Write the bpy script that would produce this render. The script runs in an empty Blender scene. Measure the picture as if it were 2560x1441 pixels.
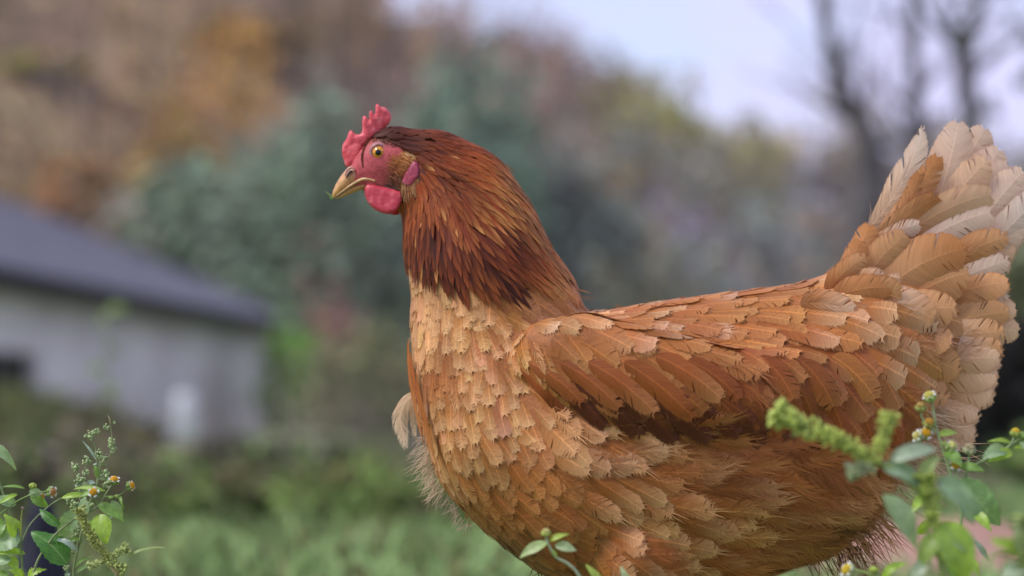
import bpy, bmesh, math, random
import numpy as np
from mathutils import Vector, Matrix
from mathutils.bvhtree import BVHTree
from mathutils.geometry import delaunay_2d_cdt
from mathutils import noise as mnoise

R = random.Random(7)
NR = np.random.default_rng(7)
scene = bpy.context.scene
COL = scene.collection

# ------------------------------------------------------------------ camera, sky, sun, exposure
CAM_H = 0.213
FPX = 70.0 / 36.0 * 2560.0
PITCH = math.atan(330.0 / FPX)
cd = bpy.data.cameras.new('camera')
cam = bpy.data.objects.new('camera', cd)
COL.objects.link(cam)
cam.location = (0, 0, CAM_H)
cam.rotation_euler = (math.pi / 2 + PITCH, 0, 0)
cd.lens = 70
cd.sensor_width = 36
cd.sensor_fit = 'HORIZONTAL'
cd.clip_start = 0.02
cd.clip_end = 3000
cd.dof.use_dof = True
cd.dof.focus_distance = 1.205
cd.dof.aperture_fstop = 3.8
scene.camera = cam

SUN_EL, SUN_AZ = math.radians(50), math.radians(-112)     # azimuth from +Y, clockwise: high, from the left and a little behind the camera
world = bpy.data.worlds.new('World')
scene.world = world
world.use_nodes = True
wn, wl = world.node_tree.nodes, world.node_tree.links
for n in list(wn):
    wn.remove(n)
w_out = wn.new('ShaderNodeOutputWorld')
w_bg = wn.new('ShaderNodeBackground')
w_sky = wn.new('ShaderNodeTexSky')
w_sky.sky_type = 'NISHITA'
w_sky.sun_disc = False
w_sky.sun_elevation = SUN_EL
w_sky.sun_rotation = SUN_AZ
w_co = wn.new('ShaderNodeTexCoord')
w_map = wn.new('ShaderNodeMapping')
w_map.inputs['Scale'].default_value = (1, 1, 2.6)
w_noi = wn.new('ShaderNodeTexNoise')
w_noi.inputs['Scale'].default_value = 7.5
w_noi.inputs['Detail'].default_value = 5
w_noi.inputs['Roughness'].default_value = 0.55
w_rmp = wn.new('ShaderNodeValToRGB')
w_rmp.color_ramp.elements[0].position = 0.36
w_rmp.color_ramp.elements[0].color = (0.55, 0.55, 0.55, 1)
w_rmp.color_ramp.elements[1].position = 0.58
w_rmp.color_ramp.elements[1].color = (1, 1, 1, 1)
w_mix = wn.new('ShaderNodeMixRGB')
w_mix.inputs['Color2'].default_value = (3.45, 3.4, 4.95, 1)
wl.new(w_co.outputs['Generated'], w_map.inputs['Vector'])
wl.new(w_map.outputs['Vector'], w_noi.inputs['Vector'])
wl.new(w_noi.outputs['Fac'], w_rmp.inputs['Fac'])
wl.new(w_rmp.outputs['Color'], w_mix.inputs['Fac'])
wl.new(w_sky.outputs['Color'], w_mix.inputs['Color1'])
wl.new(w_mix.outputs['Color'], w_bg.inputs['Color'])
w_bg.inputs['Strength'].default_value = 0.10
wl.new(w_bg.outputs['Background'], w_out.inputs['Surface'])

sd = bpy.data.lights.new('sun', 'SUN')
sd.energy = 1.5
sd.angle = math.radians(20)
sd.color = (1.0, 0.97, 0.93)
sun = bpy.data.objects.new('sun', sd)
COL.objects.link(sun)
_sv = Vector((math.sin(SUN_AZ) * math.cos(SUN_EL), math.cos(SUN_AZ) * math.cos(SUN_EL), math.sin(SUN_EL)))
sun.rotation_euler = (-_sv).to_track_quat('-Z', 'Y').to_euler()

scene.view_settings.view_transform = 'Standard'
scene.view_settings.look = 'None'
scene.view_settings.gamma = 1
scene.view_settings.use_curve_mapping = False
scene.view_settings.exposure = 1.22
scene.cycles.use_denoising = True
scene.cycles.max_bounces = 8
scene.cycles.transparent_max_bounces = 16

# ------------------------------------------------------------------ measuring: photograph direction + distance -> place
RIGHT = Vector((1, 0, 0))
FWD = Vector((0, math.cos(PITCH), math.sin(PITCH)))
UP = Vector((0, -math.sin(PITCH), math.cos(PITCH)))
CPOS = Vector((0, 0, CAM_H))


def at(px, py, Y):
    r = RIGHT * ((px - 1280) / FPX) + UP * ((720.5 - py) / FPX) + FWD
    return CPOS + r * (Y / r.y)


def seen(p):
    d = Vector(p) - CPOS
    z = d.dot(FWD)
    return 1280 + FPX * d.x / z, 720.5 - FPX * d.dot(UP) / z


HY = 1.25                  # distance of the hen's middle plane
U = HY / FPX               # one unit of the hen's own measure, 0.25 mm


def hp(px, py, w=0.0):     # point on the hen; w units out of her middle plane towards the camera
    return at(px, py, HY - w * U)


# ------------------------------------------------------------------ materials
def mat(name):
    m = bpy.data.materials.new(name)
    m.use_nodes = True
    b = m.node_tree.nodes['Principled BSDF']
    return m, m.node_tree.nodes, m.node_tree.links, b


def noise(nd, lk, scale, detail=4, vec=None, rough=0.55):
    n = nd.new('ShaderNodeTexNoise')
    n.inputs['Scale'].default_value = scale
    n.inputs['Detail'].default_value = detail
    n.inputs['Roughness'].default_value = rough
    if vec is not None:
        lk.new(vec, n.inputs['Vector'])
    return n


def ramp(nd, lk, fac, stops):
    r = nd.new('ShaderNodeValToRGB')
    el = r.color_ramp.elements
    while len(el) < len(stops):
        el.new(0.5)
    for e, (p, c) in zip(el, stops):
        e.position = p
        e.color = (*c, 1) if len(c) == 3 else c
    lk.new(fac, r.inputs['Fac'])
    return r


def mixc(nd, lk, mode, fac, a, b):
    m = nd.new('ShaderNodeMixRGB')
    m.blend_type = mode
    for key, v in (('Fac', fac), ('Color1', a), ('Color2', b)):
        if hasattr(v, 'is_output'):
            lk.new(v, m.inputs[key])
        elif isinstance(v, (int, float)):
            m.inputs[key].default_value = v
        else:
            m.inputs[key].default_value = (*v, 1)
    return m.outputs['Color']


def bump(nd, lk, height, b, strength=0.3, dist=0.001):
    bp = nd.new('ShaderNodeBump')
    bp.inputs['Strength'].default_value = strength
    bp.inputs['Distance'].default_value = dist
    lk.new(height, bp.inputs['Height'])
    lk.new(bp.outputs['Normal'], b.inputs['Normal'])
    return bp


def simple(name, c1, c2, scale, rough=0.7, spec=0.3, bstr=0.3, bdist=0.01, detail=5):
    m, nd, lk, b = mat(name)
    tc = nd.new('ShaderNodeTexCoord')
    n = noise(nd, lk, scale, detail, tc.outputs['Object'])
    r = ramp(nd, lk, n.outputs['Fac'], [(0.35, c1), (0.65, c2)])
    lk.new(r.outputs['Color'], b.inputs['Base Color'])
    b.inputs['Roughness'].default_value = rough
    b.inputs['Specular IOR Level'].default_value = spec
    if bstr:
        bump(nd, lk, n.outputs['Fac'], b, bstr, bdist)
    return m


def attr_col(nd, name='Col'):
    a = nd.new('ShaderNodeAttribute')
    a.attribute_name = name
    return a.outputs['Color']


def add_translucent(nd, lk, b, color, fac):
    out = nd['Material Output']
    t = nd.new('ShaderNodeBsdfTranslucent')
    lk.new(color, t.inputs['Color'])
    mx = nd.new('ShaderNodeMixShader')
    mx.inputs['Fac'].default_value = fac
    lk.new(b.outputs['BSDF'], mx.inputs[1])
    lk.new(t.outputs['BSDF'], mx.inputs[2])
    lk.new(mx.outputs['Shader'], out.inputs['Surface'])


def feather_material(name='feather', stripe=.7, shaft=.45, shaft_w=1.0, rim_max=.6):
    m, nd, lk, b = mat(name)
    uv = nd.new('ShaderNodeUVMap')
    uv.uv_map = 'UVMap'
    sep = nd.new('ShaderNodeSeparateXYZ')
    lk.new(uv.outputs['UV'], sep.inputs[0])
    mp = nd.new('ShaderNodeMapping')
    mp.inputs['Scale'].default_value = (1.3, 21.0, 1)
    lk.new(uv.outputs['UV'], mp.inputs['Vector'])
    n1 = noise(nd, lk, 1.0, 3, mp.outputs['Vector'], 0.65)
    st = ramp(nd, lk, n1.outputs['Fac'], [(0.28, (0.55, 0.5, 0.46)), (0.5, (1, 1, 1)), (0.74, (1.28, 1.3, 1.34))])
    c = mixc(nd, lk, 'MULTIPLY', stripe, attr_col(nd), st.outputs['Color'])
    # the pale shaft along the middle
    ab = nd.new('ShaderNodeMath'); ab.operation = 'SUBTRACT'
    lk.new(sep.outputs['X'], ab.inputs[0]); ab.inputs[1].default_value = 0.5
    a2 = nd.new('ShaderNodeMath'); a2.operation = 'ABSOLUTE'
    lk.new(ab.outputs[0], a2.inputs[0])
    sh = ramp(nd, lk, a2.outputs[0], [(0.012 * shaft_w, (1, 1, 1)), (0.045 * shaft_w, (0, 0, 0))])
    shf = nd.new('ShaderNodeMath'); shf.operation = 'MULTIPLY'
    lk.new(sh.outputs['Color'], shf.inputs[0]); shf.inputs[1].default_value = shaft
    c = mixc(nd, lk, 'MULTIPLY', shf.outputs[0], c, (2.0, 2.0, 2.0))
    lk.new(c, b.inputs['Base Color'])
    b.inputs['Roughness'].default_value = 0.5
    b.inputs['Specular IOR Level'].default_value = 0.2
    bump(nd, lk, n1.outputs['Fac'], b, 0.4, 0.0005)
    # barbs part towards their ends, so the rim is see-through between them
    mp2 = nd.new('ShaderNodeMapping')
    mp2.inputs['Scale'].default_value = (0.8, 26.0, 1)
    lk.new(uv.outputs['UV'], mp2.inputs['Vector'])
    n2 = noise(nd, lk, 1.0, 2, mp2.outputs['Vector'], 0.7)
    rim = nd.new('ShaderNodeMapRange')
    rim.inputs['From Min'].default_value = 0.41
    rim.inputs['From Max'].default_value = 0.5
    rim.inputs['To Min'].default_value = 0.18
    rim.inputs['To Max'].default_value = rim_max
    lk.new(a2.outputs[0], rim.inputs['Value'])
    al = nd.new('ShaderNodeMath'); al.operation = 'GREATER_THAN'
    lk.new(n2.outputs['Fac'], al.inputs[0]); lk.new(rim.outputs['Result'], al.inputs[1])
    add_translucent(nd, lk, b, c, 0.22)
    mixs = [n for n in nd if n.type == 'MIX_SHADER'][0]
    tr = nd.new('ShaderNodeBsdfTransparent')
    mx = nd.new('ShaderNodeMixShader')
    lk.new(al.outputs[0], mx.inputs['Fac'])
    lk.new(tr.outputs['BSDF'], mx.inputs[1])
    lk.new(mixs.outputs['Shader'], mx.inputs[2])
    lk.new(mx.outputs['Shader'], nd['Material Output'].inputs['Surface'])
    return m


def strand_material():
    m, nd, lk, b = mat('down')
    c = attr_col(nd)
    lk.new(c, b.inputs['Base Color'])
    b.inputs['Roughness'].default_value = 0.6
    b.inputs['Specular IOR Level'].default_value = 0.25
    add_translucent(nd, lk, b, c, 0.3)
    return m


def leaf_material():
    m, nd, lk, b = mat('weed_leaf')
    uv = nd.new('ShaderNodeUVMap')
    uv.uv_map = 'UVMap'
    sep = nd.new('ShaderNodeSeparateXYZ')
    lk.new(uv.outputs['UV'], sep.inputs[0])
    ab = nd.new('ShaderNodeMath'); ab.operation = 'SUBTRACT'
    lk.new(sep.outputs['X'], ab.inputs[0]); ab.inputs[1].default_value = 0.5
    a2 = nd.new('ShaderNodeMath'); a2.operation = 'ABSOLUTE'
    lk.new(ab.outputs[0], a2.inputs[0])
    # side veins run forward from the midrib
    v = nd.new('ShaderNodeMath'); v.operation = 'MULTIPLY_ADD'
    lk.new(a2.outputs[0], v.inputs[0]); v.inputs[1].default_value = -0.9
    lk.new(sep.outputs['Y'], v.inputs[2])
    v2 = nd.new('ShaderNodeMath'); v2.operation = 'MULTIPLY'
    lk.new(v.outputs[0], v2.inputs[0]); v2.inputs[1].default_value = 7.0
    v3 = nd.new('ShaderNodeMath'); v3.operation = 'FRACT'
    lk.new(v2.outputs[0], v3.inputs[0])
    vr = ramp(nd, lk, v3.outputs[0], [(0.0, (1, 1, 1)), (0.10, (0, 0, 0)), (0.92, (0, 0, 0)), (1.0, (1, 1, 1))])
    mr = ramp(nd, lk, a2.outputs[0], [(0.01, (1, 1, 1)), (0.05, (0, 0, 0))])
    vm = mixc(nd, lk, 'LIGHTEN', 1.0, vr.outputs['Color'], mr.outputs['Color'])
    tc = nd.new('ShaderNodeTexCoord')
    n = noise(nd, lk, 260, 4, tc.outputs['Object'])
    tone = ramp(nd, lk, n.outputs['Fac'], [(0.3, (0.78, 0.78, 0.78)), (0.7, (1.15, 1.15, 1.1))])
    base = mixc(nd, lk, 'MULTIPLY', 1.0, attr_col(nd), tone.outputs['Color'])
    vf = nd.new('ShaderNodeMath'); vf.operation = 'MULTIPLY'
    lk.new(vm, vf.inputs[0]); vf.inputs[1].default_value = 0.3
    c = mixc(nd, lk, 'MIX', vf.outputs[0], base, (0.42, 0.52, 0.22))
    lk.new(c, b.inputs['Base Color'])
    b.inputs['Roughness'].default_value = 0.42
    b.inputs['Specular IOR Level'].default_value = 0.5
    bump(nd, lk, vm, b, -0.35, 0.0006)
    tcol = mixc(nd, lk, 'MULTIPLY', 1.0, c, (1.5, 1.6, 0.5))
    add_translucent(nd, lk, b, tcol, 0.38)
    return m


def attr_material(name, rough=0.6, spec=0.3, trans=0.0, nscale=0, tint=None):
    m, nd, lk, b = mat(name)
    c = attr_col(nd)
    if nscale:
        tc = nd.new('ShaderNodeTexCoord')
        n = noise(nd, lk, nscale, 4, tc.outputs['Object'])
        tone = ramp(nd, lk, n.outputs['Fac'], [(0.3, (0.75, 0.75, 0.75)), (0.7, (1.2, 1.2, 1.2))])
        c = mixc(nd, lk, 'MULTIPLY', 1.0, c, tone.outputs['Color'])
        bump(nd, lk, n.outputs['Fac'], b, 0.3, 0.3 / nscale)
    lk.new(c, b.inputs['Base Color'])
    b.inputs['Roughness'].default_value = rough
    b.inputs['Specular IOR Level'].default_value = spec
    if trans:
        add_translucent(nd, lk, b, c, trans)
    return m


def skin_material(name, c1, c2, c3, scale, bstr, ridges=None, rough=0.45):
    m, nd, lk, b = mat(name)
    tc = nd.new('ShaderNodeTexCoord')
    vec = tc.outputs['Object']
    vo = nd.new('ShaderNodeTexVoronoi')
    vo.inputs['Scale'].default_value = scale
    lk.new(vec, vo.inputs['Vector'])
    n = noise(nd, lk, scale * 0.22, 5, vec)
    col = ramp(nd, lk, n.outputs['Fac'], [(0.3, c1), (0.55, c2), (0.75, c3)]).outputs['Color']
    h = vo.outputs['Distance']
    if ridges:
        mp = nd.new('ShaderNodeMapping')
        mp.inputs['Rotation'].default_value = (0, ridges[1], 0)
        lk.new(vec, mp.inputs['Vector'])
        wv = nd.new('ShaderNodeTexWave')
        wv.bands_direction = 'Z'
        wv.inputs['Scale'].default_value = ridges[0]
        wv.inputs['Distortion'].default_value = 5.0
        wv.inputs['Detail'].default_value = 3
        wv.inputs['Detail Scale'].default_value = 2.5
        lk.new(mp.outputs['Vector'], wv.inputs['Vector'])
        h = mixc(nd, lk, 'MIX', 0.6, vo.outputs['Distance'], wv.outputs['Color'])
    pit = ramp(nd, lk, h, [(0.0, (1.12, 1.12, 1.12)), (0.9, (0.72, 0.66, 0.7))])
    lk.new(mixc(nd, lk, 'MULTIPLY', 0.8, col, pit.outputs['Color']), b.inputs['Base Color'])
    b.inputs['Roughness'].default_value = rough
    b.inputs['Specular IOR Level'].default_value = 0.4
    b.inputs['Subsurface Weight'].default_value = 0.12
    b.inputs['Subsurface Radius'].default_value = (0.003, 0.001, 0.0006)
    b.inputs['Subsurface Scale'].default_value = 0.6
    bump(nd, lk, h, b, -bstr, 0.0009)
    return m


M = {}
M['feather'] = feather_material()
M['tail'] = feather_material('tail_feather', .42, .28, .5, .42)
M['down'] = strand_material()
M['leaf'] = leaf_material()
M['stem'] = attr_material('weed_stem', 0.5, 0.4, 0.1, 300)
M['bits'] = attr_material('flower_bits', 0.6, 0.3, 0.25)
M['crown'] = attr_material('tree_leaves', 0.8, 0.1, 0.2)
M['bark'] = simple('bark', (0.055, 0.05, 0.05), (0.11, 0.10, 0.10), 9, 0.9, 0.1, 0.6, 0.02)
M['comb'] = skin_material('comb_skin', (0.46, 0.035, 0.045), (0.66, 0.09, 0.105), (0.78, 0.24, 0.23), 1100, 0.8)
M['wattle'] = skin_material('wattle_skin', (0.40, 0.02, 0.04), (0.54, 0.055, 0.075), (0.68, 0.17, 0.17), 1000, 0.9, (260, 0.5))
M['red'] = skin_material('wattle_skin_bright', (0.62, 0.02, 0.03), (0.68, 0.03, 0.035), (0.72, 0.04, 0.04), 1300, 0.3)
M['lobe'] = skin_material('earlobe_skin', (0.24, 0.022, 0.05), (0.37, 0.05, 0.092), (0.50, 0.13, 0.17), 900, 0.5, (360, 0.75))


# ------------------------------------------------------------------ mesh plumbing
def put(name, me, parent=None, material=None):
    o = bpy.data.objects.new(name, me)
    COL.objects.link(o)
    if parent:
        o.parent = parent
        o.matrix_parent_inverse = Matrix.Identity(4)
        o.location = -parent.location if parent.type == 'EMPTY' and parent.parent is None else (0, 0, 0)
    if material and me is not None and not me.materials:
        me.materials.append(material)
    return o


def make_mesh(name, V, Fc, colors=None, uvs=None, smooth=True):
    me = bpy.data.meshes.new(name)
    me.from_pydata([tuple(v) for v in V], [], Fc)
    n = len(me.loops)
    vi = np.empty(n, dtype=np.int32)
    me.loops.foreach_get('vertex_index', vi)
    if colors is not None:
        a = me.attributes.new('Col', 'FLOAT_COLOR', 'POINT')
        c = np.ones((len(V), 4), dtype=np.float32)
        c[:, :3] = np.asarray(colors)[:, :3]
        a.data.foreach_set('color', c.ravel())
    if uvs is not None:
        ul = me.uv_layers.new(name='UVMap')
        ul.data.foreach_set('uv', np.asarray(uvs, dtype=np.float32)[vi].ravel())
    if smooth:
        me.polygons.foreach_set('use_smooth', np.ones(len(me.polygons), dtype=bool))
    me.update()
    return me


class Buf:
    def __init__(s):
        s.V, s.F, s.C, s.UV = [], [], [], []
        s.n = 0

    def add(s, V, Fc, C, UV=None):
        V = np.asarray(V, dtype=np.float64).reshape(-1, 3)
        s.V.append(V)
        s.F.extend([tuple(i + s.n for i in f) for f in Fc])
        C = np.asarray(C, dtype=np.float64)
        s.C.append(np.tile(C, (len(V), 1)) if C.ndim == 1 else C)
        s.UV.append(np.asarray(UV) if UV is not None else np.full((len(V), 2), 0.25))
        s.n += len(V)

    def put(s, name, parent, material, smooth=True):
        me = make_mesh(name, np.concatenate(s.V), s.F, np.concatenate(s.C), np.concatenate(s.UV), smooth)
        return put(name, me, parent, material)


def thing(name, label, cat, loc=(0, 0, 0), group=None):
    o = bpy.data.objects.new(name, None)
    COL.objects.link(o)
    o.location = loc
    o.empty_display_size = 0.05
    o['label'] = label
    o['category'] = cat
    if group:
        o['group'] = group
    return o


def tag(o, label, cat, group=None):
    o['label'] = label
    o['category'] = cat
    if group:
        o['group'] = group
    return o


def tube_geo(pts, rad, seg=8, cap=True):
    pts = [Vector(p) for p in pts]
    V, Fc = [], []
    n = len(pts)
    prev = None
    for i, p in enumerate(pts):
        t = (pts[min(i + 1, n - 1)] - pts[max(i - 1, 0)])
        t = t.normalized() if t.length > 1e-12 else Vector((0, 0, 1))
        if prev is None:
            a = t.orthogonal().normalized()
        else:
            a = (prev - t * prev.dot(t)).normalized()
        prev = a
        b = t.cross(a)
        r = rad[i] if hasattr(rad, '__len__') else rad
        for k in range(seg):
            q = 2 * math.pi * k / seg
            V.append(p + (a * math.cos(q) + b * math.sin(q)) * r)
    for i in range(n - 1):
        for k in range(seg):
            k2 = (k + 1) % seg
            Fc.append((i * seg + k, i * seg + k2, (i + 1) * seg + k2, (i + 1) * seg + k))
    if cap:
        Fc.append(tuple(range(seg - 1, -1, -1)))
        Fc.append(tuple((n - 1) * seg + k for k in range(seg)))
    return V, Fc


def smooth_path(pts, per=5):
    P = [Vector(p) for p in pts]
    P = [P[0]] + P + [P[-1]]
    out = []
    for i in range(1, len(P) - 2):
        a, b, c, d = P[i - 1], P[i], P[i + 1], P[i + 2]
        for k in range(per):
            t = k / per
            out.append(0.5 * ((2 * b) + (c - a) * t + (2 * a - 5 * b + 4 * c - d) * t * t + (3 * b - a - 3 * c + d) * t ** 3))
    out.append(P[-2])
    return out


def ball_geo(c, r, rings=6, seg=8, axis=None, squash=1.0):
    c = Vector(c)
    if axis is None:
        axis = Vector((0, 0, 1))
    axis = Vector(axis).normalized()
    a = axis.orthogonal().normalized()
    b = axis.cross(a)
    V = [c - axis * r * squash]
    for i in range(1, rings):
        th = math.pi * i / rings
        for k in range(seg):
            q = 2 * math.pi * k / seg
            V.append(c - axis * r * squash * math.cos(th) + (a * math.cos(q) + b * math.sin(q)) * r * math.sin(th))
    V.append(c + axis * r * squash)
    Fc = []
    for k in range(seg):
        Fc.append((0, 1 + (k + 1) % seg, 1 + k))
    for i in range(rings - 2):
        for k in range(seg):
            k2 = (k + 1) % seg
            Fc.append((1 + i * seg + k, 1 + i * seg + k2, 1 + (i + 1) * seg + k2, 1 + (i + 1) * seg + k))
    L = len(V) - 1
    s0 = 1 + (rings - 2) * seg
    for k in range(seg):
        Fc.append((s0 + k, s0 + (k + 1) % seg, L))
    return V, Fc


def hull_box(p, size, rot=0.0):
    V = []
    c, s = math.cos(rot), math.sin(rot)
    for x in (-.5, .5):
        for y in (-.5, .5):
            for z in (0, 1):
                X, Y = x * size[0], y * size[1]
                V.append(Vector(p) + Vector((X * c - Y * s, X * s + Y * c, z * size[2])))
    Fc = [(0, 1, 3, 2), (4, 6, 7, 5), (0, 4, 5, 1), (2, 3, 7, 6), (0, 2, 6, 4), (1, 5, 7, 3)]
    return V, Fc


# ================================================================== THE SETTING
SKY_LINE = [(-2500, -900), (-900, -800), (0, -650), (600, -420), (830, -230), (930, -40), (975, 10), (1040, 40), (1130, 30), (1220, 40), (1300, 60), (1420, 115),
            (1520, 130), (1600, 195), (1680, 250), (1750, 325), (1900, 345), (2100, 345), (2300, 370), (2560, 400), (3400, 480), (6000, 520)]
_sx = [a for a, b in SKY_LINE]
_sy = [b for a, b in SKY_LINE]
D0, D1 = 52.0, 150.0


def sstep(a, b, x):
    t = min(1.0, max(0.0, (x - a) / (b - a)))
    return t * t * (3 - 2 * t)


def ground_z(x, y):
    d = max(y, 0.5)
    z = -0.024 * max(0.0, min(d, 44.0) - 4.5)
    # grassy bank that runs from the house corner down towards the meadow
    z += 0.55 * math.exp(-((x + 2.6) / 2.0) ** 2 - ((y - 23) / 4.0) ** 2)
    z += 0.02 * math.sin(x * 1.7 + 0.6) * math.sin(y * 1.1) * sstep(2, 6, d)
    if d > D0:
        px = 1280 + FPX * x / d
        top = (1050 - np.interp(px, _sx, _sy)) / FPX * D1 - 4.0
        k = sstep(D0, D1, d) * 0.5 + 0.5 * min(1, (d - D0) / (D1 - D0))
        z += max(top, 2.0) * k
    return z


def ground_sheet():
    ys = [-6, -2, 0.3, 0.8, 1.2, 1.6, 2, 2.5, 3, 3.6, 4.3, 5, 6, 7, 8.5, 10, 12, 14, 16, 18, 20, 22, 24, 26, 29, 33, 38, 44, 52,
          58, 65, 72, 80, 88, 96, 105, 115, 125, 135, 145, 155, 175, 220, 290]
    us = np.linspace(-1, 1, 81)
    V, Fc = [], []
    for y in ys:
        half = 6 + max(y, 0) * 0.9
        for u in us:
            x = half * (abs(u) ** 1.5) * (1 if u > 0 else -1)
            V.append((x, y, ground_z(x, y) if y <= 155 else ground_z(x * 155 / y, 155)))
    n = len(us)
    Fh = []
    for i in range(len(ys) - 1):
        for k in range(n - 1):
            (Fc if ys[i] < 52 else Fh).append((i * n + k, i * n + k + 1, (i + 1) * n + k + 1, (i + 1) * n + k))
    hm = simple('leaf_litter', (.16, .115, .075), (.27, .19, .11), .35, .95, .05, .5, .1)
    ho = put('hill', make_mesh('hill', V, Fh), None, hm)
    ho['kind'] = 'structure'
    m, nd, lk, b = mat('meadow')
    tc = nd.new('ShaderNodeTexCoord')
    n1 = noise(nd, lk, 0.9, 6, tc.outputs['Object'], 0.6)
    n2 = noise(nd, lk, 9, 5, tc.outputs['Object'], 0.6)
    c1 = ramp(nd, lk, n1.outputs['Fac'], [(0.36, (0.11, 0.15, 0.06)), (0.5, (0.18, 0.25, 0.10)), (0.66, (0.30, 0.27, 0.16))]).outputs['Color']
    c2 = ramp(nd, lk, n2.outputs['Fac'], [(0.3, (0.6, 0.6, 0.6)), (0.7, (1.25, 1.25, 1.25))]).outputs['Color']
    lk.new(mixc(nd, lk, 'MULTIPLY', 1.0, c1, c2), b.inputs['Base Color'])
    b.inputs['Roughness'].default_value = 0.95
    b.inputs['Specular IOR Level'].default_value = 0.1
    bump(nd, lk, n2.outputs['Fac'], b, 0.6, 0.03)
    o = put('meadow', make_mesh('meadow', V, Fc), None, m)
    o['kind'] = 'structure'
    return o


ground_sheet()


def grass_stuff():
    bf = Buf()
    rows_v, rows_f, rows_c = [], [], []
    cnt = 0
    N = 26000
    for i in range(N):
        y = 1.9 + 12.0 * (R.random() ** 1.7)
        x = (R.random() * 2 - 1) * (0.45 * y + 0.5)
        z = ground_z(x, y)
        h = (0.02 + 0.03 * R.random()) * (1.0 if y < 6 else 1.4)
        a = R.random() * 6.283
        w = 0.0035 + 0.003 * R.random() + 0.0006 * y
        lean = h * (0.3 + 0.7 * R.random())
        la = R.random() * 6.283
        dx, dy = math.cos(a) * w, math.sin(a) * w
        lx, ly = math.cos(la) * lean, math.sin(la) * lean
        rows_v += [(x - dx, y - dy, z - 0.004), (x + dx, y + dy, z - 0.004),
                   (x + dx * .8 + lx * .35, y + dy * .8 + ly * .35, z + h * .65), (x - dx * .8 + lx * .35, y - dy * .8 + ly * .35, z + h * .65),
                   (x + lx, y + ly, z + h)]
        rows_f += [(cnt, cnt + 1, cnt + 2, cnt + 3), (cnt + 3, cnt + 2, cnt + 4)]
        k = R.random()
        big = 0.5 + 0.5 * math.sin(x * 1.3 + 1) * math.sin(y * .8)
        c = np.array((0.22, 0.31, 0.12)) * (0.7 + 0.6 * k) * (0.8 + 0.4 * big)
        if R.random() < (0.34 if x < -0.25 * y + .2 else 0.14):
            c = np.array((0.2, 0.17, 0.08)) * (0.6 + 0.5 * k)
        rows_c += [c] * 5
        cnt += 5
    o = put('grass', make_mesh('grass', rows_v, rows_f, rows_c), None, M['crown'])
    o['kind'] = 'stuff'
    o['label'] = 'short green meadow grass behind the hen'


grass_stuff()


def soil_patch():
    c = at(2300, 1405, 3.0)
    V, Fc = [], []
    nr, ns = 7, 28
    V.append((c.x, c.y, ground_z(c.x, c.y) + 0.055))
    for i in range(1, nr):
        for k in range(ns):
            q = 2 * math.pi * k / ns
            rr = i / (nr - 1) * (1 + 0.12 * math.sin(3 * q + 1) + 0.06 * math.sin(7 * q))
            x = c.x + 0.34 * rr * math.cos(q)
            y = c.y + 0.45 * rr * math.sin(q)
            V.append((x, y, ground_z(x, y) + 0.06 * math.cos(min(1, i / (nr - 1)) * math.pi / 2) - (0.01 if i == nr - 1 else 0) + 0.008 * R.random()))
    for k in range(ns):
        Fc.append((0, 1 + k, 1 + (k + 1) % ns))
    for i in range(nr - 2):
        for k in range(ns):
            k2 = (k + 1) % ns
            Fc.append((1 + i * ns + k, 1 + (i + 1) * ns + k, 1 + (i + 1) * ns + k2, 1 + i * ns + k2))
    o = put('soil', make_mesh('soil', V, Fc), None, simple('soil', (0.25, 0.14, 0.105), (0.38, 0.23, 0.18), 14, 0.9, 0.1, 0.6, 0.02))
    o['kind'] = 'structure'


soil_patch()


# ------------------------------------------------------------------ trees and shrubs
def crown_geo(bf, c, rad, n_clump, per, size, col, rng, dark=0.55, shape='round'):
    c = np.array(c, dtype=float)
    rad = np.array(rad, dtype=float)
    for i in range(n_clump):
        if shape == 'cone':
            hgt = rng.random() ** 1.25
            a = rng.random() * 2 * np.pi
            rr = (1 - hgt) * (0.55 + 0.45 * rng.random())
            p = np.array((rr * np.cos(a), rr * np.sin(a), hgt * 2 - 1))
            cs = 0.22 * (1.15 - hgt)
        else:
            v = rng.normal(size=3)
            v /= np.linalg.norm(v)
            p = v * (0.35 + 0.6 * rng.random() ** 0.5)
            cs = 0.30
        tone = (dark + (1.25 - dark) * rng.random()) * np.ones(3) * (1 + rng.normal(size=3) * 0.05)
        ctr = c + p * rad
        pts = ctr + rng.normal(size=(per, 3)) * rad * cs * 0.6
        d1 = rng.normal(size=(per, 3)); d1 /= np.linalg.norm(d1, axis=1)[:, None]
        d2 = np.cross(d1, rng.normal(size=(per, 3))); d2 /= np.linalg.norm(d2, axis=1)[:, None]
        s = size * (0.6 + 0.8 * rng.random((per, 1)))
        V = np.stack([pts - d1 * s, pts + d2 * s * .6, pts + d1 * s, pts - d2 * s * .6], axis=1).reshape(-1, 3)
        Fc = [(4 * k, 4 * k + 1, 4 * k + 2, 4 * k + 3) for k in range(per)]
        cc = np.array(col) * tone
        C = np.repeat(np.clip(cc[None, :] * (0.85 + 0.3 * rng.random((per, 1))), 0, 0.9), 4, axis=0)
        bf.add(V, Fc, C)


def px_of(x, y, z):
    return seen((x, y, z))


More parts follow.
